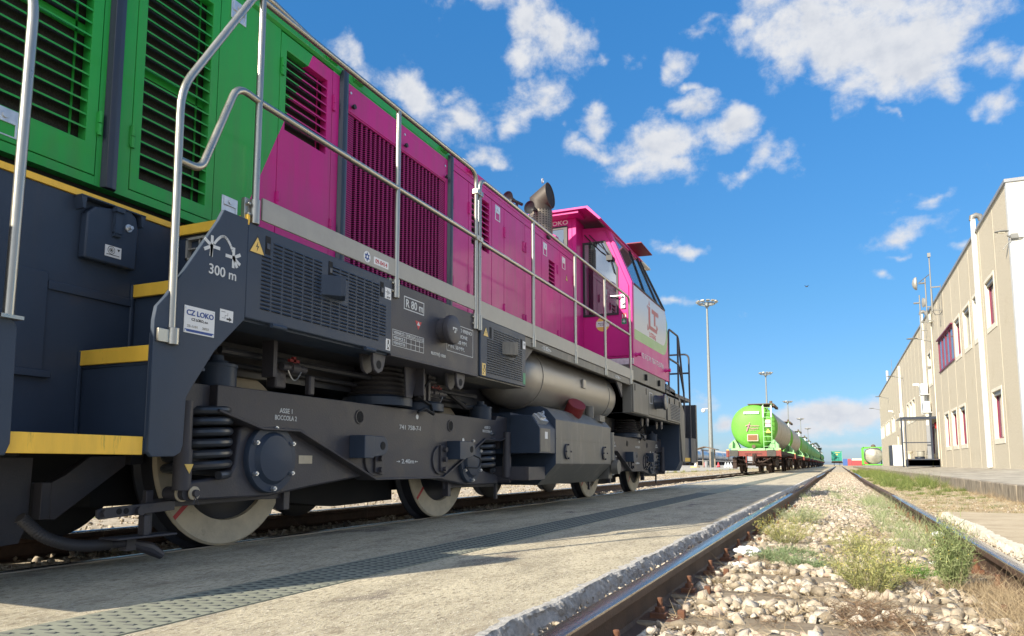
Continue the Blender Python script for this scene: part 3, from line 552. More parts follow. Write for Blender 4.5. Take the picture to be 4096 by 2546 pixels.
# ------------------------------------------------------------------ hood
hd = P_('hood', MB().prism([(-4.79, 1.6), (-4.79, 3.20), (-4.70, 3.26), (-3.30, 3.26), (-3.21, 3.20), (-3.21, 1.6)], 1.15, 9.45, 'y'), 'dark')
def skin(y0, y1, z0=1.76, z1=3.222, hole=None, name='hood_panel', m='liv', t=.055):
    mb = MB()
    if hole is None: mb.box(XH-t, XH, y0, y1, z0, z1)
    else:
        a, b, c, d = hole
        mb.box(XH-t, XH, y0, a, z0, z1).box(XH-t, XH, b, y1, z0, z1).box(XH-t, XH, a, b, z0, c).box(XH-t, XH, a, b, d, z1)
    return P_(name, mb, m, hd)
def door(y0, y1, z0, z1, hole=None, m='liv'):
    g = .004; t = .055; mb = MB(); y0 += g; y1 -= g; z0 += g; z1 -= g; X1 = XH+.002
    if hole is None:
        mb.box(XH-t, X1, y0, y1, z0, z1); return P_('hood_door', mb, m, hd, bevel=.003)
    a, b, c, d = hole
    O = [(y0, z0), (y1, z0), (y1, z1), (y0, z1)]; I = [(a, c), (b, c), (b, d), (a, d)]
    v = [(X, p[0], p[1]) for X in (XH-t, X1) for q in (O, I) for p in q]; f = []
    for i in range(4):
        j = (i+1) % 4
        f += [(8+i, 8+j, 12+j, 12+i), (j, i, 4+i, 4+j), (i, j, 8+j, 8+i), (4+j, 4+i, 12+i, 12+j)]
    mb.add(v, f); return P_('hood_door', mb, m, hd, bevel=.003)
def louvre(a, b, c, d, pitch=.0665, m='liv'):
    n = int(round((d-c)/pitch)); mb = MB(); p = (d-c)/n
    for i in range(n+1):
        z = c+p*i
        if i < n or True:
            mb.prism([(XH-.002, z-.0045), (XH-.002, z+.0045), (XH-.040, z+.024), (XH-.042, z+.019), (XH-.006, z-.002)], a, b, 'y') if z+.006 < d-.005 and z > c+.01 else None
    P_('louvre', mb, m, hd, smooth=0)
    P_('wire_screen', MB().box(XH-.058, XH-.056, a, b, c, d), 'screen', hd)
    P_('screen_bar', MB().box(XH-.055, XH-.050, b-.05, b-.04, c, d).box(XH-.055, XH-.05, a, b, c+(d-c)*.48, c+(d-c)*.53), m, hd)
def hinge(y, z, m='liv'): P_('hinge', MB().cyl((XH+.008, y, z-.058), (XH+.008, y, z-.002), .011, n=10).cyl((XH+.008, y, z+.002), (XH+.008, y, z+.058), .011, n=10).box(XH, XH+.008, y-.014, y+.006, z-.05, z+.05), m, hd)
def handle(y, z, w=.11, h=.15):
    k = P_('door_handle', MB().box(XH, XH+.005, y-w/2, y+w/2, z-h/2, z-h*.45).box(XH, XH+.005, y-w/2, y+w/2, z+h*.45, z+h/2).box(XH, XH+.005, y-w/2, y-w*.38, z-h*.45, z+h*.45).box(XH, XH+.005, y+w*.38, y+w/2, z-h*.45, z+h*.45)
           .box(XH+.0, XH+.008, y-w*.38, y+w*.38, z-h*.02, z+h*.45).add([(XH+.001, y-w*.38, z-h*.45), (XH+.001, y+w*.38, z-h*.45), (XH+.001, y+w*.38, z-h*.02), (XH+.001, y-w*.38, z-h*.02)], [(0, 1, 2, 3)]).cyl((XH+.005, y, z+h*.22), (XH+.014, y, z+h*.22), .014, n=14), 'galv', hd, bevel=.001)
skin(1.15, 1.42); skin(1.42, 2.282, 1.756, 1.798); skin(1.42, 2.282, 3.16, 3.222); skin(2.283, 2.462, 1.756)
door(1.42, 2.282, 1.798, 3.16, (1.60, 2.225, 1.95, 3.05)); louvre(1.60, 2.225, 1.95, 3.05); hinge(2.287, 2.06); handle(1.86, 1.885, .12, .12)
skin(2.462, 2.998, 1.756, 1.798); skin(2.462, 2.998, 3.16, 3.222)
door(2.462, 2.998, 1.798, 3.16, (2.518, 2.942, 1.873, 3.06)); louvre(2.518, 2.942, 1.873, 3.06); hinge(2.466, 2.07)
skin(2.999, 3.494, 1.756); handle(3.13, 3.12, .12, .12); handle(3.12, 1.93, .12, .10)
door(3.495, 4.028, 1.80, 3.217, (3.553, 3.97, 2.577, 3.112)); louvre(3.553, 3.97, 2.577, 3.112, .0595); skin(3.495, 4.028, 1.756, 1.80)
for y, z in ((3.512, 2.98), (4.040, 2.98), (3.505, 2.09), (4.038, 2.08)): hinge(y, z)
skin(4.029, 4.105, 1.756); skin(4.185, 5.712, 2.99, 3.222); skin(4.185, 4.197, 1.756, 2.99); skin(5.672, 5.712, 1.756, 2.99)
P_('bolted_panel', MB().box(XH, XH+.006, 4.21, 5.68, 3.0, 3.158), 'liv', hd, bevel=.003)
kn = MB()
for y, z in ((4.25, 3.045), (4.965, 3.045), (5.66, 3.035)): P_('rubber_knob', MB().lathe([(.008, 0), (.008, .012), (.018, .014), (.018, .03), (.001, .03)], (XH+.006, y, z), (1, 0, 0), 12, False), 'black', hd)
for y, z in ((4.23, 3.145), (4.965, 3.14), (5.65, 3.135)): P_('bolt', MB().cyl((XH+.006, y, z), (XH+.012, y, z), .010, n=10), 'galv', hd)
# corrugated radiator screen
def rad_mat():
    m = bpy.data.materials.new('radiator_mesh'); m.use_nodes = True; t, n_, l, b = nodes_of(m)
    tcn = n_('ShaderNodeTexCoord'); s = n_('ShaderNodeSeparateXYZ'); l(tcn.outputs['Object'], s.inputs[0])
    def mt(op, a, b2=0):
        n = n_('ShaderNodeMath', operation=op)
        for i, v in enumerate((a, b2)):
            if isinstance(v, (int, float)): n.inputs[i].default_value = v
            else: l(v, n.inputs[i])
        return n.outputs[0]
    fz = mt('LESS_THAN', mt('FRACT', mt('MULTIPLY', s.outputs[2], 1/.0165)), .22)
    fy = mt('LESS_THAN', mt('FRACT', mt('MULTIPLY', s.outputs[1], 1/.0148)), .24)
    g = mt('MAXIMUM', fz, fy); mi = n_('ShaderNodeMix', data_type='RGBA'); l(g, mi.inputs['Factor']); mi.inputs[6].default_value = (.015, .006, .012, 1); mi.inputs[7].default_value = (*PINK, 1)
    l(mi.outputs[2], b.inputs['Base Color']); b.inputs['Roughness'].default_value = .55; b.inputs['Specular IOR Level'].default_value = .15; return m
M_['rad'] = rad_mat()
cg = MB(); pts = []; y = 4.29
pts += [(4.198, XH-.006), (4.285, XH-.006)]
while y < 5.58:
    pts += [(y, XH-.006), (y+.004, XH-.040), (y+.030, XH-.040), (y+.034, XH-.006), (y+.058, XH-.006)]; y += .0592
pts += [(5.60, XH-.006), (5.672, XH-.006)]
v = []; f = []
for q, (yy, xx) in enumerate(pts):
    v += [(xx, yy, 1.70), (xx, yy, 2.985)]
    if q: f.append((2*q-2, 2*q, 2*q+1, 2*q-1))
cg.add(v, f); P_('radiator_screen', cg, 'rad', hd, smooth=0)
for i, (a, b) in enumerate(((2.31, 2.388), (4.106, 4.186), (5.71, 5.785))):
    P_('dark_pillar', MB().prism([(XH, a), (XH, b), (XH+.030, b-.012), (XH+.036, (a+b)/2+.004), (XH+.036, (a+b)/2-.006), (XH+.030, a+.012)], 1.757, 3.262, 'z').prism([(XH-.055, a), (XH, a), (XH, b), (XH-.055, b)], 1.757, 3.222, 'z'), 'navy', hd, bevel=.002)
skin(5.79, 5.802, 1.756); 
for (y0, y1) in ((5.802, 6.130), (6.650, 6.957), (6.957, 7.482), (7.532, 8.05)): door(y0, y1, 1.80, 3.16, m='liv')
door(6.130, 6.650, 1.80, 3.16, (6.195, 6.592, 2.57, 3.092)); louvre(6.195, 6.592, 2.57, 3.092, .0595)
door(8.05, 8.62, 1.80, 3.16, (8.285, 8.50, 2.65, 2.955)); louvre(8.285, 8.50, 2.65, 2.955, .05)
door(8.69, 9.28, 1.80, 3.16)
skin(5.802, 9.45, 3.165, 3.222); skin(5.79, 9.45, 1.756, 1.798); skin(7.484, 7.53, 1.80, 3.16); skin(8.622, 8.688, 1.8, 3.16); skin(9.282, 9.45, 1.8, 3.16)
for y, z in ((6.135, 2.90), (6.96, 2.90), (7.478, 2.89), (7.545, 2.895), (8.588, 2.895), (9.19, 2.895), (6.135, 2.09), (6.955, 2.07), (7.478, 2.06), (7.545, 2.06), (8.59, 2.06), (5.81, 2.85), (5.81, 2.10)): hinge(y, z)
handle(6.79, 3.055, .12, .16); handle(8.16, 3.045, .12, .155); handle(8.825, 3.04, .12, .155)
warn(hd, 8.935, 2.83, .07, .085, XH+.003)
# roof edge, chamfer and lifting lugs
P_('hood_roof', MB().prism([(XH, 3.224), (XH+.018, 3.24), (XH+.018, 3.252), (XH+.002, 3.262), (XH+.002, 3.318), (-3.30, 3.345), (-4.70, 3.345), (-4.85, 3.318), (-4.868, 3.252), (-4.85, 3.224)], 1.15, 4.105, 'y')
   .prism([(XH+.003, 3.224), (XH+.003, 3.308), (-3.30, 3.335), (-4.70, 3.335), (-4.853, 3.308), (-4.853, 3.224)], 4.107, 9.45, 'y'), 'liv', hd, bevel=.003)
for y in (2.0, 4.0, 4.31, 5.62, 6.15, 8.47):
    P_('lifting_lug', MB().prism([(XH-.0, 3.315), (XH+.05, 3.285), (XH+.05, 3.268), (XH+.0, 3.245)], y-.05, y+.05, 'y'), 'liv', hd, bevel=.006)
P_('antenna_dome', MB().lathe([(.20, 0), (.20, .08), (.185, .13), (.14, .19), (.07, .225), (.001, .235)], (-3.47, 6.42, 3.335), (0, 0, 1), 28, False), 'domew', hd)
P_('junction_box', MB().box(XH-.01, XH+.03, 8.215, 8.30, 3.20, 3.29), 'black', hd, bevel=.006)
# exhaust
ex = P_('exhaust_stack', MB().lathe([(.135, 0), (.135, .56)], (-3.46, 8.82, 3.2), (0, 0, 1), 32), 'stack')
el_ = MB()
def sec(c, nrm, r, n=28):
    d = Vector(nrm).normalized(); u = Vector((0, 1, 0)); w_ = d.cross(u).normalized(); return [Vector(c)+(u*math.cos(t)+w_*math.sin(t))*r for t in [2*math.pi*i/n for i in range(n)]]
el_.rings([sec((-3.46, 8.82, 3.70), (0, 0, 1), .145), sec((-3.46, 8.82, 3.885), (.5, 0, .86), .165), sec((-3.325, 8.82, 3.975), (1, 0, .10), .172), sec((-3.32, 8.82, 3.975), (1, 0, .10), .163), sec((-3.40, 8.82, 3.92), (.8, 0, .6), .13)], False)
P_('exhaust_elbow', el_, 'stack', ex)
P_('elbow_bore', MB().rings([sec((-3.33, 8.82, 3.972), (1, 0, .10), .162), sec((-3.37, 8.82, 3.95), (1, 0, .12), .05)]), 'dark', ex)
def perf():
    m = mat('perforated_guard', (.20, .175, .14), .45, .6, var=.3, vs=6); t, n_, l, b = nodes_of(m)
    g = n_('ShaderNodeNewGeometry'); tcn = n_('ShaderNodeTexCoord'); s = n_('ShaderNodeSeparateXYZ'); l(tcn.outputs['Object'], s.inputs[0])
    def mt(op, a, b2=0, c=0):
        n = n_('ShaderNodeMath', operation=op)
        for i, v in enumerate((a, b2, c)):
            if isinstance(v, (int, float)): n.inputs[i].default_value = v
            else: l(v, n.inputs[i])
        return n.outputs[0]
    an = mt('ARCTAN2', mt('ADD', s.outputs[1], -(8.82-7.76)), mt('ADD', s.outputs[0], -(-3.46+4)))
    a = mt('SINE', mt('MULTIPLY', an, 24)); z = mt('SINE', mt('MULTIPLY', s.outputs[2], 2*math.pi/.032)); h = mt('GREATER_THAN', mt('MULTIPLY', a, z), .10)
    h2 = mt('MULTIPLY', h, mt('GREATER_THAN', a, 0))
    mi = n_('ShaderNodeMix', data_type='RGBA'); l(h2, mi.inputs['Factor']); old = b.inputs['Base Color'].links[0].from_socket; l(old, mi.inputs[6]); mi.inputs[7].default_value = (.01, .01, .01, 1); l(mi.outputs[2], b.inputs['Base Color']); return m
M_['perf'] = perf()
P_('heat_guard', MB().lathe([(.156, 0), (.156, .42)], (-3.46, 8.82, 3.34), (0, 0, 1), 40, False), 'perf', ex)
P_('lifting_eye', MB().tube([(-3.40, 8.74+.028*math.cos(a), 4.155+.028*math.sin(a)) for a in [2*math.pi*i/16 for i in range(16)]], .008, 6, False, True), 'galv', ex)
for yy, xx in ((8.52, -3.50), (8.10, -3.62)):
    P_('horn', MB().lathe([(.085, 0), (.07, .02), (.035, .08), (.02, .16), (.02, .3)], (xx, yy, 3.74), (.25, 1, 0), 20, False).lathe([(.078, .012), (.03, .07), (.001, .08)], (xx, yy, 3.74), (.25, 1, 0), 20, False).cyl((xx+.04, yy+.2, 3.3), (xx+.04, yy+.2, 3.74), .02, n=8), 'black')

# ------------------------------------------------------------------ cab
cab = P_('cab', MB().box(-4.738, -3.262, 9.503, 9.56, 3.2, 3.86).box(-3.26, -3.2, 9.50, 9.86, 1.66, 3.86).box(-4.8, -4.74, 9.50, 9.86, 1.66, 3.86)
  .prism([(-3.26, 1.90), (-2.5, 1.90), (-2.5, 2.93), (-2.862, 3.775), (-3.26, 3.80)], 9.80, 9.84, 'y').prism([(-4.74, 1.90), (-5.5, 1.90), (-5.5, 2.93), (-5.138, 3.775), (-4.74, 3.80)], 9.80, 9.84, 'y')
  .prism([(9.82, 1.80), (9.82, 2.945), (11.90, 2.945), (12.08, 2.76), (12.13, 1.80)], XS-.04, XS).prism([(9.82, 1.80), (9.82, 2.945), (11.90, 2.945), (12.08, 2.76), (12.13, 1.80)], -5.5, -5.46)
  .box(-5.46, -2.54, 12.04, 12.08, 1.8, 2.8).box(-5.46, -2.54, 9.84, 12.05, 1.75, 1.80).box(-5.2, -2.8, 9.85, 11.5, 3.68, 3.74), 'pink', bevel=.005)
def quadplate(mb, a, b, c, d, t, nrm):
    n = Vector(nrm).normalized()*t; q = [Vector(p) for p in (a, b, c, d)]
    return mb.add(q+[p+n for p in q], [(3, 2, 1, 0), (4, 5, 6, 7), (0, 1, 5, 4), (1, 2, 6, 5), (2, 3, 7, 6), (3, 0, 4, 7)])
def sl(y, z, off=0.):   # point on the slanted side glazing plane
    k = (z-2.95)/(3.76-2.95); return (XS-.32*k+off, y, z)
gp = MB()
quadplate(gp, sl(9.80, 2.945), sl(9.93, 2.945), sl(9.93, 3.77), sl(9.78, 3.77), -.03, (1, 0, .4)); P_('corner_post', gp, 'pink', cab)
for i, q in enumerate((((9.93, 2.95), (10.50, 2.95), (10.86, 3.76), (9.93, 3.76)), ((10.56, 2.95), (11.30, 2.95), (11.30, 3.76), (10.92, 3.76)), ((11.36, 2.95), (11.86, 2.95), (11.50, 3.76), (11.36, 3.76)))):
    mb = MB(); quadplate(mb, *[sl(y, z, -.004) for y, z in q], -.01, (1, 0, .4)); P_('side_window', mb, 'sideglass', cab)
for a, b in (((10.53, 2.95), (10.89, 3.76)), ((11.33, 2.95), (11.33, 3.76)), ((9.93, 2.95), (11.88, 2.95)), ((11.88, 2.95), (11.52, 3.76))):
    P_('window_seal', MB().tube([sl(*a), sl(*b)], .016, 6), 'black', cab)
P_('rear_window', MB().add([(-5.4, 11.86, 2.8), (-2.6, 11.86, 2.8), (-2.85, 11.52, 3.76), (-5.15, 11.52, 3.76)], [(0, 1, 2, 3)]).add([(-5.47, 11.84, 2.95), (-5.17, 11.5, 3.76), (-5.17, 9.9, 3.76), (-5.47, 9.9, 2.95)], [(0, 1, 2, 3)]), 'clear', cab)
roofp = [(-5.23, 3.73), (-5.04, 3.93), (-2.96, 3.93), (-2.77, 3.73), (-2.80, 3.72), (-2.985, 3.90), (-5.015, 3.90), (-5.2, 3.72)]
P_('cab_roof', MB().prism(roofp, 9.27, 11.6, 'y').box(-4.95, -3.1, 9.3, 9.6, 3.86, 3.90), 'pink', cab, bevel=.003)
mb = MB(); quadplate(mb, (-2.83, 10.80, 3.805), (-2.60, 10.80, 3.80), (-2.60, 11.52, 3.79), (-2.83, 11.52, 3.795), .015, (0, 0, 1)); P_('sun_visor', mb, mat('visor_paint', (.20, .008, .035), .6), cab)
P_('sun_visor', MB().box(-2.86, -2.80, 11.52, 12.25, 3.745, 3.775).box(-5.2, -2.86, 12.15, 12.25, 3.745, 3.775), 'domew', cab)
ww = P_('front_window', MB().box(-4.55, -3.37, 9.485, 9.50, 3.30, 3.72), 'glass', cab)
mb = MB(); a, b, c, d = -4.60, -3.325, 3.22, 3.765
mb.box(a, b, 9.478, 9.50, d-.045, d).box(a, a+.05, 9.478, 9.50, c, d-.045).box(b-.05, b, 9.478, 9.50, c, d-.045); P_('window_seal', mb, 'black', cab)
text('lettering', 'CZ LOKO', .058, (-3.78, 9.499, 3.79), cab, 'stick', 'y', wid=.46, bold=.03)
dr = P_('cab_door', MB().prism([(-3.225, 1.93), (-2.545, 1.93), (-2.545, 2.91), (-2.875, 3.73), (-3.225, 3.73)], 9.785, 9.80, 'y'), 'pink', bevel=.004)
P_('door_window', MB().prism([(-3.19, 2.515), (-2.70, 2.515), (-2.70, 3.17), (-2.88, 3.565), (-3.19, 3.565)], 9.779, 9.784, 'y'), 'glass', dr)
op = [(-3.2, 2.505), (-2.688, 2.505), (-2.688, 3.175), (-2.871, 3.578), (-3.2, 3.578)]; ip = [(-3.17, 2.535), (-2.715, 2.535), (-2.715, 3.168), (-2.888, 3.548), (-3.17, 3.548)]
mb = MB(); n = 5; v = [(p[0], 9.772, p[1]) for p in op]+[(p[0], 9.772, p[1]) for p in ip]+[(p[0], 9.785, p[1]) for p in op]+[(p[0], 9.785, p[1]) for p in ip]; f = []
for i in range(n):
    j = (i+1) % n; f += [(i, j, 5+j, 5+i), (i, 10+i, 10+j, j), (5+j, 15+j, 15+i, 5+i)]
mb.add(v, f); P_('window_seal', mb, 'black', dr, smooth=0)
P_('door_handle', MB().box(-2.655, -2.59, 9.765, 9.785, 2.585, 2.79).tube(fillet([(-2.62, 9.77, 2.752), (-2.62, 9.73, 2.755), (-2.81, 9.73, 2.762)], .02), .012, 8).cyl((-2.622, 9.77, 2.66), (-2.622, 9.74, 2.66), .022, n=14), 'galv', dr, bevel=.006)
P_('door_hinge', MB().cyl((-3.243, 9.79, 3.54), (-3.243, 9.79, 3.63), .016, n=10).cyl((-3.243, 9.79, 2.02), (-3.243, 9.79, 2.11), .016, n=10), 'pink', dr)
P_('wiper', MB().tube([(-3.16, 9.74, 3.68), (-2.93, 9.735, 3.42), (-2.80, 9.74, 3.32)], .009, 6).tube([(-3.09, 9.74, 3.675), (-2.90, 9.73, 3.47), (-2.77, 9.74, 3.33)], .007, 6).box(-2.84, -2.755, 9.72, 9.77, 3.275, 3.345).tube([(-2.79, 9.74, 3.30), (-2.73, 9.745, 3.08)], .007, 6).tube([(-2.93, 9.75, 3.56), (-2.81, 9.745, 3.33)], .006, 6), 'black', dr)
P_('sticker', MB().cyl((-2.92, 9.785, 2.387), (-2.92, 9.782, 2.387), .098, n=36), 'ystick', dr); P_('sticker_band', MB().box(-3.012, -2.828, 9.781, 9.785, 2.35, 2.43), 'stick', dr)
text('lettering', 'MACCHINA', .014, (-2.985, 9.780, 2.395), dr, 'ink', 'y', wid=.12); text('lettering', 'IN USO', .014, (-2.96, 9.780, 2.37), dr, 'ink', 'y', wid=.07)
P_('sticker', MB().box(-2.648, -2.58, 9.781, 9.785, 2.368, 2.446), 'greenink', dr); P_('sticker_symbol', MB().box(-2.619, -2.609, 9.779, 9.785, 2.385, 2.43).box(-2.634, -2.594, 9.7795, 9.785, 2.402, 2.412), 'stick', dr)
P_('sticker', MB().box(-2.648, -2.58, 9.781, 9.785, 2.452, 2.522), 'redink', dr); P_('sticker_symbol', MB().box(-2.64, -2.626, 9.779, 9.785, 2.458, 2.505).prism([(-2.612, 2.46), (-2.596, 2.49), (-2.60, 2.515), (-2.588, 2.49), (-2.584, 2.46)], 9.779, 9.785, 'y'), 'stick', dr)
P_('tread_plate', MB().box(-3.2, -2.5, 9.805, 9.83, 1.815, 1.897), 'galv', dr)
P_('seat', MB().box(-3.15, -2.85, 10.5, 10.62, 2.45, 3.2).box(-3.15, -2.75, 10.1, 10.6, 2.35, 2.45).box(-4.6, -3.5, 10.2, 11.2, 1.8, 2.75), 'black', cab, bevel=.03)
# livery on the cab side
def arcp(cy, cz, r, a0, a1, n=8): return [(cy+r*math.cos(R(a0+(a1-a0)*i/n)), cz+r*math.sin(R(a0+(a1-a0)*i/n))) for i in range(n+1)]
wp = [(9.885, 2.93), (9.885, 2.315)]+[(9.885+(11.70-9.885)*t, 2.315+.03*t) for t in (.5, 1)]+arcp(11.70, 2.63, .28, -90, 0)+[(11.98, 2.85), (11.88, 2.93)]
P_('white_field', MB().prism(wp, XS, XS+.0012), mat('white_vinyl', (.50, .51, .52), .35, var=.04, coat=.5), cab, smooth=0)
gpz = [(9.885, 2.315), (9.885, 2.172)]+[(9.885+(11.70-9.885)*t, 2.172+.02*t) for t in (.5, 1)]+arcp(11.70, 2.57, .378, -90, 0, 8)+[(12.078, 2.74), (11.98, 2.85)]+arcp(11.70, 2.63, .28, 0, -90, 8)
P_('green_band', MB().prism(gpz, XS, XS+.0011), mat('lime_vinyl', (.14, .36, .05), .35, var=.04, coat=.5), cab, smooth=0)
xl = XS+.0013
lg = MB()
def zz(y, z): return (y, z)
lg.prism([(10.74, 2.80), (10.86, 2.80), (10.86, 2.52), (11.26, 2.52), (11.26, 2.60), (11.3, 2.56), (11.3, 2.46), (10.74, 2.46)], xl, xl+.001)
lg.prism([(10.96, 2.80), (11.36, 2.80), (11.36, 2.73), (11.20, 2.73), (11.20, 2.56), (11.10, 2.56), (11.10, 2.73), (10.96, 2.73)], xl, xl+.001)
lg.prism([(10.70, 2.82), (10.70, 2.74), (10.65, 2.78)], xl, xl+.001).prism([(11.38, 2.82), (11.38, 2.72), (11.43, 2.77)], xl, xl+.001).prism([(11.30, 2.60), (11.30, 2.50), (11.36, 2.55)], xl, xl+.001).prism([(10.66, 2.52), (10.76, 2.44), (10.66, 2.42)], xl, xl+.001).prism([(10.76, 2.82), (10.84, 2.82), (10.80, 2.90)], xl, xl+.001)
P_('company_emblem', lg, mat('emblem_red', (.42, .10, .10), .5, var=.05), cab, smooth=0)
text('lettering', 'LOTRAS', .075, (xl, 10.78, 2.345), cab, 'redink', wid=.42, bold=.03)
text('lettering', '92 54 2 741 758-7 IT-LOTRA', .075, (xl, 10.30, 1.965), cab, 'white', wid=1.42)
for y in (9.95, 11.88): P_('tow_eye', MB().lathe([(.035, 0), (.02, .03), (.02, .05), (.035, .08), (.001, .08)], (XS, y, 1.96), (1, 0, 0), 12, False), 'pink', cab)

# ------------------------------------------------------------------ bogies
XB = -2.84
def bogie():
    yc = 4.43
    fp = [(2.79, .72), (3.10, .642), (3.40, .643), (4.18, .353), (5.10, .35), (5.60, .56), (5.85, .67), (6.17, .668), (6.477, .744), (6.487, .886), (6.125, .893), (6.10, .85), (2.79, .85)]
    mb = MB().prism(fp, XB-.13, XB).prism([(2.40, .72), (2.79, .72), (2.79, .85), (2.40, .85)], XB-.2, XB-.05)
    low = fp[:9]
    for a, b in zip(low, low[1:]):
        d = Vector((b[0]-a[0], b[1]-a[1])); ll = d.length; d.normalize()
        mb.obox((XB-.055, (a[0]+b[0])/2, (a[1]+b[1])/2), (1, 0, 0), (0, d.x, d.y), (0, -d.y, d.x), .078, ll/2+.004, .007)
    full = MB(); full.v = list(mb.v); full.f = list(mb.f); full.mirx(mb, XC)
    full.box(-5.0, -3.0, 4.1, 4.75, .45, .80).box(-5.1, -2.9, 2.42, 2.55, .55, .8).box(-5.1, -2.9, 6.3, 6.42, .6, .85)
    bg_ = P_('bogie', full, 'greyd', bevel=.004)
    for y, z in ((3.997, .757), (5.23, .758)):
        P_('frame_hole', MB().cyl((XB-.002, y, z), (XB+.003, y, z), .037, n=24), 'dark', bg_)
        P_('hole_rim', MB().tube([(XB+.002, y+.042*math.cos(a), z+.042*math.sin(a)) for a in [2*math.pi*i/24 for i in range(24)]], .006, 6, False, True), 'greyd', bg_)
    def axle(y0, sg):
        # wheels, axle, axlebox, springs
        for s_, xo in ((1, -3.17), (-1, -4.83)):
            dx = -s_
            wh = MB().lathe([(.001, .02), (.10, .02), (.11, .05), (.30, .05), (.355, .02), (.355, .12), (.10, .12), (.09, .135), (.001, .135)], (xo, y0, .5), (dx, 0, 0), 40, False)
            P_('wheel', wh, 'wheel_shade', bg_)
            P_('wheel_tyre', MB().lathe([(.355, .03), (.36, .0), (.488, .0), (.50, .012), (.5, .03)], (xo, y0, .5), (dx, 0, 0), 56, False), 'tyre', bg_)
            P_('wheel_tread', MB().lathe([(.5005, .02), (.501, .10), (.531, .118), (.531, .134), (.50, .142), (.35, .142)], (xo, y0, .5), (dx, 0, 0), 56, False), 'wheel_shade', bg_)
            a = R(222)
            if s_ > 0:
                d = (math.cos(a), math.sin(a)); q = [(y0+d[0]*r-d[1]*t, .5+d[1]*r+d[0]*t) for r, t in ((.36, -.012), (.36, .012), (.49, .012), (.49, -.012))]
                P_('red_mark', MB().prism(q, xo, xo+.002), 'redink', bg_)
        P_('axle', MB().cyl((-4.9, y0, .5), (-3.1, y0, .5), .085, n=16), 'wheel_shade', bg_)
        f = lambda y: y if sg > 0 else 2*yc-y
        bp = [(f(y), z) for y, z in [(3.00, .64), (2.975, .45), (2.94, .40), (2.85, .385), (2.70, .37), (2.64, .35), (2.60, .30), (2.63, .275), (2.84, .275), (3.23, .275), (3.59, .318), (4.10, .37), (4.10, .52), (3.55, .62), (3.40, .69), (3.10, .70)]]
        P_('axlebox', MB().prism(bp, XB-.12, XB-.045), 'greyd', bg_, bevel=.012)
        cy = f(3.22)
        P_('axle_cover', MB().lathe([(.19, 0), (.19, .03), (.185, .038), (.145, .04), (.135, .05), (.125, .062), (.06, .07), (.001, .072)], (XB-.05, cy, .484), (1, 0, 0), 44, False), 'grey', bg_)
        for k in range(6):
            a = R(30+60*k)
            P_('cover_bolt', MB().cyl((XB-.012, cy+.165*math.cos(a), .484+.165*math.sin(a)), (XB+.010, cy+.165*math.cos(a), .484+.165*math.sin(a)), .013, n=6).cyl((XB+.01, cy+.165*math.cos(a), .484+.165*math.sin(a)), (XB+.018, cy+.165*math.cos(a), .484+.165*math.sin(a)), .007, n=6), 'galv', bg_)
        sy = f(2.825)
        cs = MB(); turns = 6.2; hz = [(XB-.155+.148*math.cos(t), sy+.148*math.sin(t), .395+.34*t/(2*math.pi*turns)) for t in [2*math.pi*turns*i/150 for i in range(151)]]
        cs.tube(hz, .022, 10)
        P_('coil_spring', cs, 'spring', bg_)
        cs2 = MB().mirx(cs, XC); P_('coil_spring', cs2, 'spring', bg_)
        py = f(2.875)
        P_('spring_pot', MB().lathe([(.10, 0), (.10, .10), (.105, .10), (.105, .115), (.06, .118), (.055, .135), (.035, .138), (.033, .165), (.001, .167)], (XB-.10, py, .85), (0, 0, 1), 28, False), 'grey', bg_)
        P_('brake_bar', MB().prism([(f(2.49), .285), (f(3.26), .318), (f(3.50), .31), (f(3.50), .252), (f(3.27), .256), (f(2.49), .243)], XB-.14, XB-.125).box(XB-.13, XB-.105, min(f(2.49), f(2.53)), max(f(2.49), f(2.53)), .13, .33).box(XB-.16, XB-.10, min(f(3.42), f(3.47)), max(f(3.42), f(3.47)), .19, .33), 'greyd', bg_, bevel=.003)
        P_('brake_shoe', MB().prism([(f(3.22)+(.53+a_)*math.cos(R(an))*(1 if sg > 0 else -1), .5+(.53+a_)*math.sin(R(an))) for a_, an in ((0, 155), (0, 170), (0, 185), (.07, 185), (.07, 170), (.07, 155))], -3.32, -3.22), 'wheel_shade', bg_)
    P_('dark_motor_bulk', MB().prism([(3.86, .24), (3.95, .20), (4.42, .15), (4.5, .15), (5.2, .165), (5.2, .80), (3.6, .80), (3.62, .30)], -4.7, -3.36), 'dark', bg_)  # near-black bulk added to hide sunlit gravel below the bogie
    P_('dark_gear_bulk', MB().box(-4.65, -3.4, 2.55, 3.6, .24, .8), 'dark', bg_); P_('dark_gear_bulk', MB().box(-4.65, -3.4, 5.2, 6.2, .24, .8), 'dark', bg_)  # dark bulk goes on around both axles, added to black out the underside
    axle(3.22, 1); axle(5.65, -1)
    # damper and pin near the front
    for yy in (2.575, 6.30):
        dmp = P_('damper', MB().cyl((XB+.02, yy, .33), (XB+.02, yy, .52), .042, n=20).cyl((XB+.02, yy, .5), (XB+.02, yy, .75), .036, n=20).cyl((XB-.08, yy+.01, .315), (XB+.05, yy+.01, .315), .032, n=16), 'greyd', bg_)
    P_('pin_washer', MB().cyl((XB+.06, 2.61, .316), (XB+.068, 2.61, .316), .032, n=20).cyl((XB+.01, 2.585, .316), (XB+.02, 2.585, .316), .040, n=20), 'tyre', bg_)
    P_('pin', MB().cyl((XB-.05, 2.61, .316), (XB+.085, 2.61, .316), .017, n=12).tube([(XB+.075, 2.61, .30), (XB+.078, 2.595, .265)], .003, 4).tube([(XB+.075, 2.61, .30), (XB+.078, 2.628, .26)], .003, 4), 'greyd', bg_)
    P_('warning_sign', MB().prism([(2.548, .452), (2.60, .452), (2.578, .407)], XB+.06, XB+.063), 'ystick', bg_)
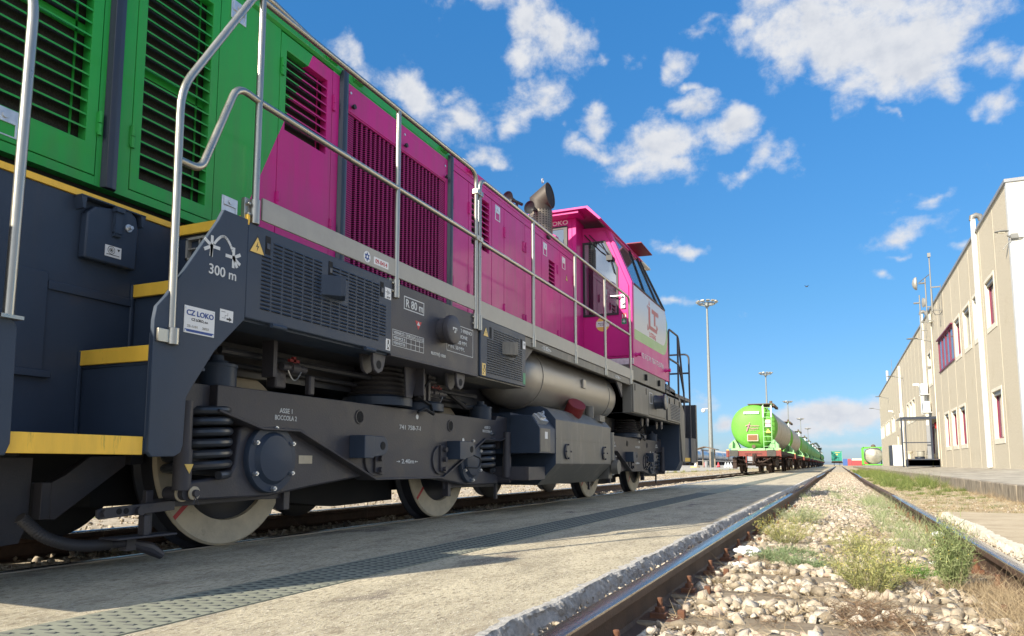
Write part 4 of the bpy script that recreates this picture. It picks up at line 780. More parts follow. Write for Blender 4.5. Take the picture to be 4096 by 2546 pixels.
    # damper brackets
    for y0 in (3.895, 5.18):
        lug = [(y0+.08, .495), (y0+.17, .505)]+[(y0+.205+.062*math.cos(R(t)), .572+.062*math.sin(R(t))) for t in range(-75, 91, 15)]+[(y0+.08, .634)]
        P_('damper_bracket', MB().prism([(y0, .49), (y0+.105, .49), (y0+.105, .635), (y0, .635)], XB, XB+.12).prism(lug, XB+.03, XB+.052).prism(lug, XB+.095, XB+.118), 'grey', bg_, bevel=.004)
        P_('bracket_eye', MB().cyl((XB+.05, y0+.205, .572), (XB+.1205, y0+.205, .572), .027, n=18), 'dark', bg_)
        yb = y0+.30 if y0 < 5 else y0-.10
        P_('bracket_plate', MB().prism([(yb-.03+.11*math.cos(R(t)), .485+.11*math.sin(R(t))) for t in range(90, 271, 15)]+[(yb+.035, .375), (yb+.035, .60)], XB, XB+.014), 'greyd', bg_, bevel=.003)
        P_('bracket_plate', MB().prism([(yb-.045, .40), (yb+.05, .38), (yb+.05, .59), (yb-.045, .60)], XB+.014, XB+.03), 'greyd', bg_, bevel=.003)
        for z in (.415, .49, .565): P_('bracket_bolt', MB().cyl((XB+.025, yb+.005, z), (XB+.055, yb+.005, z), .021, n=6), 'greyd', bg_)
    for y0, xx, r in ((4.44, -3.0, .235), (4.98, -3.0, .20)):
        pr = [(r*.93, .06)]
        for k in range(6): pr += [(r*(.88-.04*k), .075+.035*k), (r*(.95-.04*k), .09+.035*k), (r*(.87-.04*k), .105+.035*k)]
        P_('bellows_seat', MB().lathe([(r*1.05, 0), (r*1.05, .055), (r*.95, .07)], (xx, y0, .86), (0, 0, 1), 30, True), 'grey', bg_)
        P_('rubber_bellows', MB().lathe(pr, (xx, y0, .86), (0, 0, 1), 30, True), 'rubber', bg_)
    for s, y, z, w_, h in (('ASSE 1', 3.245, .737, .105, .026), ('BOCCOLA 2', 3.207, .697, .18, .026), ('741 758-7-I', 4.478, .70, .29, .031), ('ASSE 2', 5.86, .765, .12, .022), ('BOCCOLA 4', 5.825, .732, .18, .022)):
        text('lettering', s, h, (XB+.001, y, z), bg_, wid=w_)
    text('lettering', '2.40m', .030, (XB+.001, 4.515, .458), bg_, wid=.165)
    P_('arrow_mark', MB().box(XB, XB+.001, 4.452, 4.485, .469, .473).prism([(4.48, .463), (4.497, .471), (4.48, .479)], XB, XB+.0012).box(XB, XB+.001, 4.705, 4.738, .469, .473).prism([(4.71, .463), (4.693, .471), (4.71, .479)], XB, XB+.0012), 'white', bg_)
    P_('data_plate', MB().box(XB-.045, XB-.042, 3.47, 3.59, .455, .503), 'tyre', bg_)
    for y, z in ((4.72, .80), (5.46, .65)): P_('sticker', MB().cyl((XB, y, z), (XB+.002, y, z), .018, n=18), 'stick', bg_)
    P_('earth_cable', MB().tube([(XB+.03, 4.68, .83), (XB+.05, 4.75, .86), (XB+.06, 4.85, .83), (XB+.03, 4.86, .90), (XB-.02, 4.76, .96), (XB+.1, 4.74, 1.08)], .010, 8), 'black', bg_)
    P_('cable', MB().tube(fillet([(XB+.05, 5.48, .54), (XB+.09, 5.62, .50), (XB+.08, 5.60, .42), (XB+.03, 5.45, .43)], .05), .007, 6), 'black', bg_)
    return bg_
bg1 = bogie()
bg2 = dup(bg1, loco); bg2.location = (0, 6.68, 0)
# fittings hung below the frame
def hanger(y, x=-2.56):
    pf = [(y-.07, 1.125), (y+.07, 1.125), (y+.055, 1.06), (y+.035, 1.02), (y-.01, 1.0), (y-.05, 1.02), (y-.065, 1.06)]
    o = P_('lifting_hanger', MB().prism(pf, x, x+.02).prism(pf, x-.08, x-.06), 'greyd', bevel=.003)
    P_('hanger_eye', MB().cyl((x+.018, y-.005, 1.055), (x+.0215, y-.005, 1.055), .026, n=18), 'dark', o)
for y in (3.77, 4.84, 10.75, 11.7): hanger(y)
P_('strut_bracket', MB().prism([(4.33, 1.13), (4.51, 1.13), (4.43, .91), (4.35, .91)], -2.72, -2.705).box(-2.72, -2.64, 4.47, 4.485, .93, 1.13), 'greyd', bevel=.003)
for y in (3.36, 4.98, 5.05):
    va = P_('air_valve', MB().cyl((-2.85, y-.10, 1.0), (-2.85, y+.10, 1.0), .022, n=12).cyl((-2.85, y-.03, 1.0), (-2.85, y+.03, 1.0), .032, n=12).box(-2.9, -2.82, y-.20, y-.17, .93, 1.13), 'greyd')
    P_('red_lever', MB().box(-2.86, -2.84, y-.04, y+.04, 1.035, 1.05).box(-2.86, -2.84, y-.01, y+.01, 1.02, 1.065), 'redcap', va)
    P_('chain', MB().tube([(-2.84, y-.06+.012*i, .99-.06*math.sin(math.pi*i/10)) for i in range(11)], .004, 5), 'galv', va)
P_('pipework', MB().tube([(-2.95, 2.9, 1.05), (-2.95, 5.9, 1.05)], .02, 8).tube([(-3.05, 2.9, 1.0), (-3.05, 5.9, 1.0)], .015, 8).tube([(-3.0, 5.5, 1.05), (-3.0, 5.8, .95), (-2.95, 6.1, .98)], .02, 8), 'wheel_shade')  # near-black colour stands in for deep shade around the pipes
P_('control_unit', MB().box(-2.95, -2.88, 3.25, 3.34, .88, 1.0), 'greyd', bevel=.01); P_('control_unit', MB().box(-2.9, -2.86, 3.52, 3.57, .86, .98), 'greyd', bevel=.01)
# front end below the steps
P_('snow_plough', MB().prism([(.9, .11), (2.06, .10), (2.15, .105), (2.185, .19), (2.19, .48), (1.9, .48), (1.85, .3), (.9, .3)], -3.33, -3.31).box(-4.8, -3.3, 1.0, 2.0, .12, .3), 'greyd')
P_('plough_strut', MB().prism([(2.25, .205), (2.275, .20), (2.70, .497), (2.43, .487), (2.31, .40), (2.25, .37)], -3.31, -3.26).prism([(2.205, .205), (2.25, .205), (2.25, .37), (2.205, .37)], -3.33, -3.26), 'greyd', bevel=.003)
lk = P_('brake_link', MB().prism([(2.215, .225), (2.23, .215), (2.62, .235), (2.62, .245+.035), (2.23, .262), (2.215, .255)], -2.92, -2.905).box(-2.93, -2.89, 2.44, 2.47, .13, .22).box(-3.0, -2.88, 2.3, 2.62, .12, .13), 'greyd', bevel=.003)
for y, r in ((2.245, .017), (2.42, .020)): P_('bolt', MB().cyl((-2.92, y, .242), (-2.885, y, .242), r, n=6 if y < 2.3 else 16), 'greyd', lk)
for y in (2.32, 2.355): P_('link_slot', MB().cyl((-2.906, y, .245), (-2.904, y, .245), .014, n=14), 'dark', lk)
hs_ = MB(); pth = fillet([(-3.0, 1.95, .24), (-3.0, 2.05, .15), (-3.0, 2.2, .10), (-3.0, 2.36, .095)], .1, 8)
rr_ = []
PP = []
for a, b in zip(pth, pth[1:]):
    k = max(1, int((b-a).length/.004))
    for j in range(k): PP.append(a+(b-a)*j/k)
hs_.tube(PP, [.023+.004*math.sin(2*math.pi*i*.004/.012) for i in range(len(PP))], 12)
ho = P_('air_hose', hs_, 'rubber'); P_('hose_coupling', MB().cyl((-3.0, 2.35, .095), (-2.99, 2.42, .095), .018, n=12).box(-3.02, -2.97, 2.42, 2.47, .06, .12).tube([(-2.99, 2.46, .09), (-2.98, 2.55, .06), (-2.98, 2.62, .02)], [.02, .03, .02], 10), 'greyd', ho)
# ------------------------------------------------------------------ ground, paths, track
def gmat(name, cols, scale, rough=.9, bump=.4, bs=60, stretch=(1, 1, 1), spots=None):
    m = bpy.data.materials.new(name); m.use_nodes = True; t, n_, l, b = nodes_of(m)
    tcn = n_('ShaderNodeTexCoord'); mp = n_('ShaderNodeMapping'); mp.inputs['Scale'].default_value = stretch; l(tcn.outputs['Object'], mp.inputs[0])
    no = n_('ShaderNodeTexNoise'); no.inputs['Scale'].default_value = scale; no.inputs['Detail'].default_value = 9; no.inputs['Roughness'].default_value = .68; l(mp.outputs[0], no.inputs[0])
    cr = n_('ShaderNodeValToRGB'); l(no.outputs[0], cr.inputs[0]); e = cr.color_ramp.elements
    while len(e) < len(cols): e.new(.5)
    for i, (p, c) in enumerate(cols): e[i].position = p; e[i].color = (*c, 1)
    out = cr.outputs[0]
    for (sc, lo, hi, col, det) in (spots or []):
        n2 = n_('ShaderNodeTexNoise'); n2.inputs['Scale'].default_value = sc; n2.inputs['Detail'].default_value = det; n2.inputs['Roughness'].default_value = .7; l(mp.outputs[0], n2.inputs[0])
        r = n_('ShaderNodeMapRange'); l(n2.outputs[0], r.inputs[0]); r.inputs[1].default_value = lo; r.inputs[2].default_value = hi
        mi = n_('ShaderNodeMix', data_type='RGBA'); l(r.outputs[0], mi.inputs['Factor']); l(out, mi.inputs[6]); mi.inputs[7].default_value = (*col, 1); out = mi.outputs[2]
    l(out, b.inputs['Base Color']); b.inputs['Roughness'].default_value = rough; b.inputs['Specular IOR Level'].default_value = .25
    nb = n_('ShaderNodeTexNoise'); nb.inputs['Scale'].default_value = bs; nb.inputs['Detail'].default_value = 6; nb.inputs['Roughness'].default_value = .7; l(mp.outputs[0], nb.inputs[0])
    bp = n_('ShaderNodeBump'); bp.inputs['Strength'].default_value = bump; bp.inputs['Distance'].default_value = .018; l(nb.outputs[0], bp.inputs['Height']); l(bp.outputs[0], b.inputs['Normal'])
    return m
GM = {}
GM['conc'] = gmat('worn_concrete', [(.3, (.26, .23, .17)), (.47, (.46, .41, .30)), (.66, (.58, .52, .38))], 3.5, bump=.55, bs=110, spots=[(60, .50, .62, (.20, .165, .12), 6), (.8, .55, .72, (.31, .265, .20), 8), (2.0, .565, .66, (.19, .16, .135), 9), (120, .60, .66, (.66, .61, .50), 2), (11, .56, .68, (.27, .225, .16), 9)], stretch=(1.4, .5, 1))
GM['path2'] = gmat('brown_concrete', [(.25, (.28, .225, .15)), (.5, (.42, .35, .245)), (.75, (.50, .43, .31))], 3, bump=.4, bs=60, spots=[(30, .6, .68, (.25, .2, .14), 4)])
GM['ballast'] = gmat('ballast_bed', [(.3, (.13, .10, .07)), (.45, (.29, .245, .18)), (.52, (.48, .42, .33)), (.7, (.56, .50, .41))], 16, bump=1.0, bs=26)
GM['dirt'] = gmat('dry_ground', [(.3, (.20, .155, .09)), (.5, (.42, .345, .22)), (.7, (.55, .48, .34))], 5, bump=.6, bs=40, spots=[(1.2, .56, .66, (.13, .17, .05), 8)])
GM['yard'] = gmat('yard_paving', [(.3, (.30, .285, .25)), (.6, (.42, .39, .34)), (.8, (.50, .46, .39))], .6, bump=.1, bs=30, spots=[(.15, .6, .7, (.36, .29, .19), 6)])
GM['pave'] = gmat('pavement_slabs', [(.3, (.20, .18, .15)), (.55, (.33, .30, .245)), (.75, (.40, .365, .30))], 1.4, bump=.3, bs=30, stretch=(2, .5, 1))
GM['kerb'] = gmat('kerb_concrete', [(.3, (.10, .085, .065)), (.5, (.24, .205, .16)), (.7, (.36, .32, .25))], 5, bump=.5, bs=40, stretch=(1, 1.6, .7))
GM['sleeper'] = gmat('sleeper_concrete', [(.3, (.15, .12, .085)), (.6, (.29, .24, .175)), (.8, (.36, .31, .23))], 6, bump=.5, bs=60, stretch=(.3, 2, 1))
def grid(name, x0, x1, y0, y1, z, nx, ny, m, amp=0, seed=0, zf=None):
    xs = np.linspace(x0, x1, nx+1); ys = np.linspace(y0, y1, ny+1) if y1-y0 < 100 else y0+(y1-y0)*np.linspace(0, 1, ny+1)**2.2
    X, Y = np.meshgrid(xs, ys); Z = np.full(X.shape, float(z))
    if zf is not None: Z = Z+zf(X, Y)
    if amp: Z += np.random.RandomState(seed).uniform(-amp, amp, X.shape)
    v = np.stack([X.ravel(), Y.ravel(), Z.ravel()], 1); n = nx+1
    f = [(j*n+i, j*n+i+1, (j+1)*n+i+1, (j+1)*n+i) for j in range(ny) for i in range(nx)]
    mb = MB(); mb.v = v.tolist(); mb.f = f
    return build(name, mb, m)
gx = [-3000, -9.3, -9.0, -5.7, -5.0, 6, 3000]; gz = [-.03, -.03, -.05, -.10, -.22, -.22, -.22]
mb = MB(); ys = [-200, 400, 5000]
for y in ys:
    for x_, z_ in zip(gx, gz): mb.v.append((x_, y, z_))
for j in range(2):
    for i in range(6): mb.f.append((j*7+i, j*7+i+1, (j+1)*7+i+1, (j+1)*7+i))
struct(build('ground', mb, GM['dirt'], smooth=0))
struct(build('yard_pavement', MB().box(-200, -9.2, -50, 420, -.2, -.012), GM['yard'], smooth=0))
struct(grid('gravel_strip', -8.9, -4.8, 0, 60, -.075, 12, 60, GM['ballast'], .015, 5))
struct(grid('track_bed', -4.75, -3.24, -2, 160, -.15, 6, 120, GM['ballast'], .012, 6))
tb_ = grid('ballast_bed', -.95, .86, -2, 200, -.15, 14, 300, GM['ballast'], .012, 3); struct(tb_)
struct(grid('trackside_strip', .86, 2.42, 8.2, 200, -.10, 10, 160, GM['dirt'], .012, 4))
# concrete path with a broken edge
from mathutils import noise as mn
mb = MB(); ye = list(np.arange(-4, 1, .2))+list(np.arange(1, 9, .012))+list(np.arange(9, 20, .05))+list(np.arange(20, 60, .3))+list(np.arange(60, 175, 4.)); K = len(ye); rs_ = np.random.RandomState(3)
prof_ = [(0, 0), (.004, -.008), (.007, -.02), (.012, -.034), (.017, -.05), (.024, -.066), (.030, -.083), (.038, -.10), (.046, -.12), (.05, -.2)]
def fr_(a, b, c): return mn.noise(Vector((a, b, c)))+.5*mn.noise(Vector((2.3*a, 2.3*b, c+5)))+.25*mn.noise(Vector((5.1*a, 5.1*b, c+9)))
for k, y in enumerate(ye):
    lo_ = .030*mn.noise(Vector((y*2.2, 0, 0)))+.022*mn.noise(Vector((y*7, 3, 0)))
    e = -.885+lo_
    mb.v += [(-3.195, y, -.2), (-3.195, y, -.003), (-2.095, y, -.003), (-1.765, y, -.003), (e-.022-.03*abs(fr_(y*9, 4, 2)), y, -.003)]
    for q, (a, b) in enumerate(prof_):
        d_ = fr_(y*22, b*26, 1.)*(.006 if q == 0 else .016); dz_ = fr_(y*30, b*20, 7.)*(.004 if q < 2 else .007)
        mb.v.append((e+a+d_, y, -.003+b+dz_*(q > 0)))
w_ = 5+len(prof_)
for k in range(K-1):
    for i in range(w_-1): mb.f.append((k*w_+i, k*w_+i+1, (k+1)*w_+i+1, (k+1)*w_+i))
me_path = build('concrete_path', mb, [GM['conc'], gmat('broken_edge_stone', [(.3, (.36, .35, .33)), (.5, (.60, .58, .54)), (.7, (.78, .75, .70))], 30, bump=1.0, bs=120)], smooth=0); struct(me_path)
mi_ = np.zeros(len(me_path.data.polygons), dtype=np.int32)
for k in range(K-1):
    for i in range(4, w_-1): mi_[k*(w_-1)+i] = 1
me_path.data.polygons.foreach_set('material_index', mi_)
struct(build('pit_edge_angle', MB().box(-3.215, -3.196, -4, 160, -.08, .002), mat('worn_steel_edge', (.30, .27, .23), .5, .5, var=.3, vs=8), smooth=0))
for y in (15.4, 20.8, 26.3, 31.7, 37.2, 42.6, 48.1): struct(build('path_joint', MB().box(-3.19, -.90, y, y+.025, -.02, -.0022), 'dark', smooth=0))
# drain grating: flat strip with rows of little teeth
gt = empty('grating_strip', (-1.93, 6, 0), 'long greenish steel grating strip with rows of raised teeth let into the concrete path', 'grating')
M_['grate'] = mat('grating_metal', (.235, .245, .195), .6, 0., var=.15, vs=4, spec=.3); M_['tooth'] = mat('shadow_dark_teeth', (.085, .09, .085), .6, 0., var=.15, vs=20, spec=.3)  # tooth colour darkened to paint the shade of the notches
build('grating_plate', MB().box(-2.09, -1.77, -1, 70, -.02, .001), 'grate', gt, smooth=0)
mb = MB()
for r in range(6):
    y = .9+.02*(r % 2)
    xc = -2.062+.0525*r
    while y < 12:
        mb.add([(xc-.018, y, .001), (xc+.022, y, .001), (xc+.022, y+.020, .001), (xc-.018, y+.006, .001), (xc+.018, y+.009, .005), (xc+.0, y+.004, .003)], [(0, 1, 4, 5), (1, 2, 4), (2, 3, 5, 4), (3, 0, 5)])
        y += .052
build('grating_tooth', mb, 'tooth', gt, smooth=0)['kind'] = 'stuff'
mb = MB()
for i in range(7): mb.box(-2.09+.0525*i, -2.084+.0525*i, 12, 40, .0, .005)
build('grating_rib', mb, 'grate', gt, smooth=0)

# running rails
RP = [(-.0335, -.004), (-.026, 0), (.026, 0), (.0335, -.004), (.0355, -.012), (.0345, -.038), (.012, -.050), (.008, -.06), (.008, -.118), (.018, -.130), (.062, -.140), (.0625, -.149), (-.0625, -.149), (-.062, -.140), (-.018, -.130), (-.008, -.118), (-.008, -.06), (-.012, -.050), (-.0345, -.038), (-.0355, -.012)]
def railmat():
    m = mat('rail_steel', (.085, .048, .030), .7, var=.35, vs=8, bump=.25, bs=100, col2=(.045, .03, .022), c2s=5, c2t=.5, c2w=.25); t, n_, l, b = nodes_of(m)
    g = n_('ShaderNodeNewGeometry'); s = n_('ShaderNodeSeparateXYZ'); l(g.outputs['Position'], s.inputs[0]); sn = n_('ShaderNodeSeparateXYZ'); l(g.outputs['Normal'], sn.inputs[0])
    tcn = n_('ShaderNodeTexCoord'); mp = n_('ShaderNodeMapping'); mp.inputs['Scale'].default_value = (60, 1.2, 1); l(tcn.outputs['Object'], mp.inputs[0])
    no = n_('ShaderNodeTexNoise'); no.inputs['Scale'].default_value = 1.0; no.inputs['Detail'].default_value = 5; l(mp.outputs[0], no.inputs[0])
    a = n_('ShaderNodeMath', operation='GREATER_THAN'); l(s.outputs[2], a.inputs[0]); a.inputs[1].default_value = -.0105
    mi = n_('ShaderNodeMix', data_type='RGBA'); old = b.inputs['Base Color'].links[0].from_socket; l(a.outputs[0], mi.inputs['Factor']); l(old, mi.inputs[6])
    cr = n_('ShaderNodeValToRGB'); l(no.outputs[0], cr.inputs[0]); cr.color_ramp.elements[0].position = .3; cr.color_ramp.elements[0].color = (.20, .15, .13, 1); cr.color_ramp.elements[1].position = .62; cr.color_ramp.elements[1].color = (.46, .44, .43, 1)
    l(cr.outputs[0], mi.inputs[7]); l(mi.outputs[2], b.inputs['Base Color'])
    mm = n_('ShaderNodeMath', operation='MULTIPLY'); l(a.outputs[0], mm.inputs[0]); mm.inputs[1].default_value = .92; l(mm.outputs[0], b.inputs['Metallic'])
    r = n_('ShaderNodeMapRange'); l(no.outputs[0], r.inputs[0]); r.inputs[1].default_value = .3; r.inputs[2].default_value = .7; r.inputs[3].default_value = .30; r.inputs[4].default_value = .16
    ro = n_('ShaderNodeMix', data_type='FLOAT'); l(a.outputs[0], ro.inputs[0]); ro.inputs[2].default_value = .75; l(r.outputs[0], ro.inputs[3]); l(ro.outputs[0], b.inputs['Roughness'])
    sh = n_('ShaderNodeMath', operation='SUBTRACT'); sh.inputs[0].default_value = .25; l(a.outputs[0], sh.inputs[1])
    return m
M_['rail'] = railmat()
def wav(y): return .02*math.sin((y-6)/4.3)*min(1, max(0, (y-6)/10)) if y < 90 else 0
def rail_mesh(xc, y0, y1, w=wav):
    ys_ = list(np.arange(y0, min(y1, 60), .8))+list(np.arange(60, y1, 10)); rr = []
    for y in ys_:
        dx = w(y); dz = -.012*(1-math.cos((y-4)/5.1))*min(1, max(0, (y-5)/10)) if w is wav and y < 90 else 0
        rr.append([(xc+dx+a, y, b+dz) for a, b in reversed(RP)])
    return MB().rings(rr)
tr = empty('railway_track', (0, 10, -.15), 'empty standard gauge track on white ballast with polished rail tops, weeds growing between the rails', 'track')
for xc in (-.7225, .7245): build('rail', rail_mesh(xc, -1, 225), 'rail', tr, smooth=30)
def sleeper(y): return MB().prism([(-1.28, -.30), (-1.28, -.145), (-1.15, -.125), (1.15, -.125), (1.28, -.145), (1.28, -.30)], y-.12, y+.12, 'y')
ysl = [2.26+.605*i for i in range(34)]
slp = None
def fast_(y, xc, side):
    mb = MB().box(xc+side*.045, xc+side*.105, y-.035, y+.035, -.127, -.105).cyl((xc+side*.078, y, -.12), (xc+side*.078, y, -.085), .021, n=6).cyl((xc+side*.078, y, -.09), (xc+side*.078, y, -.052), .0105, n=10)
    return mb
def anch_(y, xc, side): return MB().box(xc+side*.145, xc+side*.172, y-.014, y+.014, -.127, -.092)
for i, y in enumerate(ysl):
    s_ = build('sleeper', sleeper(y), GM['sleeper'], tr, bevel=.01)
    if y < 11:
        for xc in (-.7225, .7245):
            for sd in (1, -1): build('rail_fastening', fast_(y, xc, sd), 'boltrust', s_, bevel=.003); build('rail_anchor', anch_(y, xc, sd), 'boltrust', s_, bevel=.004)
        [build('baseplate', MB().box(q, q+.35, y-.075, y+.075, -.15, -.1235), 'rust', s_) for q in (-.90, .55)]
t2 = empty('railway_track', (-4, 10, -.15), 'track under the locomotive and the green tank wagons, its near rail flush with the concrete', 'track')
for xc in (-3.2475, -4.7525): build('rail', rail_mesh(xc, -2, 225, lambda y: -.25*min(1, max(0, (y-16)/25))), 'rail', t2, smooth=30)

# ------------------------------------------------------------------ ballast stones
def ico():
    t = (1+5**.5)/2
    v = np.array([(-1, t, 0), (1, t, 0), (-1, -t, 0), (1, -t, 0), (0, -1, t), (0, 1, t), (0, -1, -t), (0, 1, -t), (t, 0, -1), (t, 0, 1), (-t, 0, -1), (-t, 0, 1)], float); v /= np.linalg.norm(v[0])
    f = [(0, 11, 5), (0, 5, 1), (0, 1, 7), (0, 7, 10), (0, 10, 11), (1, 5, 9), (5, 11, 4), (11, 10, 2), (10, 7, 6), (7, 1, 8), (3, 9, 4), (3, 4, 2), (3, 2, 6), (3, 6, 8), (3, 8, 9), (4, 9, 5), (2, 4, 11), (6, 2, 10), (8, 6, 7), (9, 8, 1)]
    return v, f
def subdiv(v, f):
    v = list(map(tuple, v)); c = {}; nf = []
    def mid(a, b):
        k = (min(a, b), max(a, b))
        if k not in c:
            p = np.array(v[a])+np.array(v[b]); p /= np.linalg.norm(p); v.append(tuple(p)); c[k] = len(v)-1
        return c[k]
    for a, b, d in f:
        x, y, z = mid(a, b), mid(b, d), mid(d, a); nf += [(a, x, z), (b, y, x), (d, z, y), (x, y, z)]
    return np.array(v), nf
I0 = ico(); I1 = subdiv(*I0)
def hull(npt, rs):
    """one angular broken stone: the convex hull of a few scattered points"""
    p = rs.normal(size=(npt, 3)); p /= np.linalg.norm(p, axis=1)[:, None]; p *= rs.uniform(.72, 1.05, (npt, 1)); p *= rs.uniform(.65, 1.3, 3)*np.array([1.1, 1.1, .75])
    bm = bmesh.new()
    for q in p: bm.verts.new(q)
    r = bmesh.ops.convex_hull(bm, input=bm.verts[:]); dead = [g for g in r['geom_interior']+r['geom_unused'] if isinstance(g, bmesh.types.BMVert)]
    if dead: bmesh.ops.delete(bm, geom=list(set(dead)), context='VERTS')
    bmesh.ops.triangulate(bm, faces=bm.faces[:]); bm.verts.index_update()
    v = np.array([q.co[:] for q in bm.verts]); f = np.array([[w.index for w in q.verts] for q in bm.faces]); bm.free(); return v, f
def stones(name, P, size, npt, rs, m):
    """P: n x 3 positions; size: n"""
    VV = []; FF = []; TT = []; off = 0; n = len(P); vi = rs.randint(0, 24, n)
    for k in range(24):
        v, f = hull(npt, rs); idx = np.where(vi == k)[0]; c = len(idx)
        if c == 0: continue
        q = rs.normal(size=(c, 4)); q /= np.linalg.norm(q, axis=1)[:, None]; w, x, y, z = q.T
        Rm = np.stack([np.stack([1-2*(y*y+z*z), 2*(x*y-z*w), 2*(x*z+y*w)], 1), np.stack([2*(x*y+z*w), 1-2*(x*x+z*z), 2*(y*z-x*w)], 1), np.stack([2*(x*z-y*w), 2*(y*z+x*w), 1-2*(x*x+y*y)], 1)], 1)
        W_ = np.einsum('nij,vj->nvi', Rm, v)*size[idx][:, None, None]; W_[:, :, 2] *= .85; W_ += P[idx][:, None, :]
        VV.append(W_.reshape(-1, 3)); FF.append((f[None]+(np.arange(c)*len(v))[:, None, None]).reshape(-1, 3)+off); TT.append(np.repeat(rs.uniform(0, 1, c), len(v))); off += c*len(v)
    V = np.concatenate(VV); F = np.concatenate(FF); T = np.concatenate(TT)
    me = bpy.data.meshes.new(name); me.vertices.add(len(V)); me.vertices.foreach_set('co', V.ravel())
    me.loops.add(F.size); me.loops.foreach_set('vertex_index', F.ravel()); me.polygons.add(len(F))
    me.polygons.foreach_set('loop_start', np.arange(0, F.size, 3)); me.polygons.foreach_set('loop_total', np.full(len(F), 3))
    me.update(); me.validate()
    a = me.attributes.new('tone', 'FLOAT', 'POINT'); a.data.foreach_set('value', T)
    me.materials.append(m); o = bpy.data.objects.new(name, me); COL.objects.link(o); return o
def stonemat():
    m = mat('limestone', (.5, .5, .5), .85, var=.1, bump=.5, bs=120); t, n_, l, b = nodes_of(m)
    at_ = n_('ShaderNodeAttribute'); at_.attribute_name = 'tone'; cr = n_('ShaderNodeValToRGB'); l(at_.outputs['Fac'], cr.inputs[0]); e = cr.color_ramp.elements
    e[0].position = 0; e[0].color = (.20, .165, .12, 1); e[1].position = 1; e[1].color = (.60, .54, .44, 1)
    for p, c in ((.25, (.33, .28, .21)), (.5, (.48, .41, .315)), (.65, (.38, .325, .255)), (.72, (.46, .34, .26)), (.78, (.51, .44, .35))): q = e.new(p); q.color = (*c, 1)
    tcn = n_('ShaderNodeTexCoord'); no = n_('ShaderNodeTexNoise'); no.inputs['Scale'].default_value = 35; no.inputs['Detail'].default_value = 6; l(tcn.outputs['Object'], no.inputs[0])
    r = n_('ShaderNodeMapRange'); l(no.outputs[0], r.inputs[0]); r.inputs[1].default_value = .3; r.inputs[2].default_value = .7; r.inputs[3].default_value = .72; r.inputs[4].default_value = 1.12
    sc = n_('ShaderNodeVectorMath', operation='SCALE'); l(cr.outputs[0], sc.inputs[0]); l(r.outputs[0], sc.inputs['Scale']); l(sc.outputs[0], b.inputs['Base Color']); return m
M_['stone'] = stonemat()
def scatter(n, x0, x1, y0, y1, z, dz, smin, smax, rs, pw=1.):
    P = np.stack([rs.uniform(x0, x1, n), y0+(y1-y0)*rs.uniform(0, 1, n)**pw, np.full(n, z)+rs.uniform(-dz, dz, n)], 1); s = smin+(smax-smin)*rs.uniform(0, 1, n)**2.6
    return P, s
rs = np.random.RandomState(21)
P, s = scatter(19000, -.90, .90, 1.6, 9.0, -.138, .010, .006, .046, rs)
d = np.abs(((P[:, 1]-2.26+.3025) % .605)-.3025); keep = (d > .125) | (rs.uniform(size=len(P)) < .10) | (np.abs(P[:, 0]) > .8)
keep &= ~((np.abs(P[:, 0]+.7225) < .075) | (np.abs(P[:, 0]-.7245) < .075))
keep &= ~((P[:, 0] > .80) & (P[:, 1] < 8.3))
P = P[keep]; s = s[keep]; P[:, 2] += np.where((d[keep] > .14) & (np.abs(P[:, 0]) < .62), .012, 0); P[:, 2] += np.where(d[keep] < .125, .010, 0)
struct(stones('ballast_stones', P, s, 12, rs, M_['stone']), 'stuff')
P, s = scatter(15000, -.64, .64, 9.0, 60, -.130, .008, .018, .036, rs, 1.8); struct(stones('far_ballast_stones', P, s, 12, rs, M_['stone']), 'stuff')
P, s = scatter(5200, -.885, -.765, 1.2, 20, -.085, .035, .004, .020, rs, 1.5); struct(stones('edge_rubble', P, s, 12, rs, M_['stone']), 'stuff')
P, s = scatter(1500, .76, .86, 1.2, 9, -.06, .03, .008, .022, rs); struct(stones('slab_edge_rubble', P, s, 12, rs, M_['stone']), 'stuff')
P, s = scatter(3500, -4.7, -3.3, 1.5, 30, -.135, .012, .015, .035, rs, 1.5); struct(stones('ballast_under_locomotive', P, s, 12, rs, M_['stone']), 'stuff')
P, s = scatter(5000, -8.5, -4.85, 2, 40, -.06, .012, .012, .03, rs, 1.3); struct(stones('gravel_beyond_locomotive', P, s, 12, rs, M_['stone']), 'stuff')
P, s = scatter(1600, .9, 2.35, 8.4, 26, -.095, .006, .006, .020, rs, 1.2); struct(stones('trackside_gravel', P, s, 12, rs, M_['stone']), 'stuff')

# right slab with a broken edge, kerb and pavement
mb = MB(); ye = np.arange(-3, 8.32, .04); nb_ = 5
for k, y in enumerate(ye):
    e = .885+rs.uniform(-.012, .012)+.015*math.sin(y*3.1)
    for q, (a, b) in enumerate([(-.03, -.17), (-.018, -.08), (-.006, -.03), (.0, -.006), (.05, -.002), (1.50, .0)]): mb.v.append((e+a+(rs.uniform(-.008, .008) if q < 4 else 0) if q < 5 else 2.375, y, b))
for k in range(len(ye)-1):
    for i in range(5): mb.f.append((k*6+i, k*6+i+1, (k+1)*6+i+1, (k+1)*6+i))
mb.box(.86, 2.37, 8.27, 8.282, -.17, -.006)
sl_ = build('crossing_slab', mb, [GM['path2'], gmat('broken_slab_edge', [(.3, (.50, .45, .36)), (.6, (.72, .68, .58))], 14, bump=.9, bs=50)], smooth=0); struct(sl_)
mi_ = np.zeros(len(sl_.data.polygons), dtype=np.int32)
for k in range(len(ye)-1):
    for i in range(0, 4): mi_[k*5+i] = 1
sl_.data.polygons.foreach_set('material_index', mi_)
kb = MB(); y = -3.
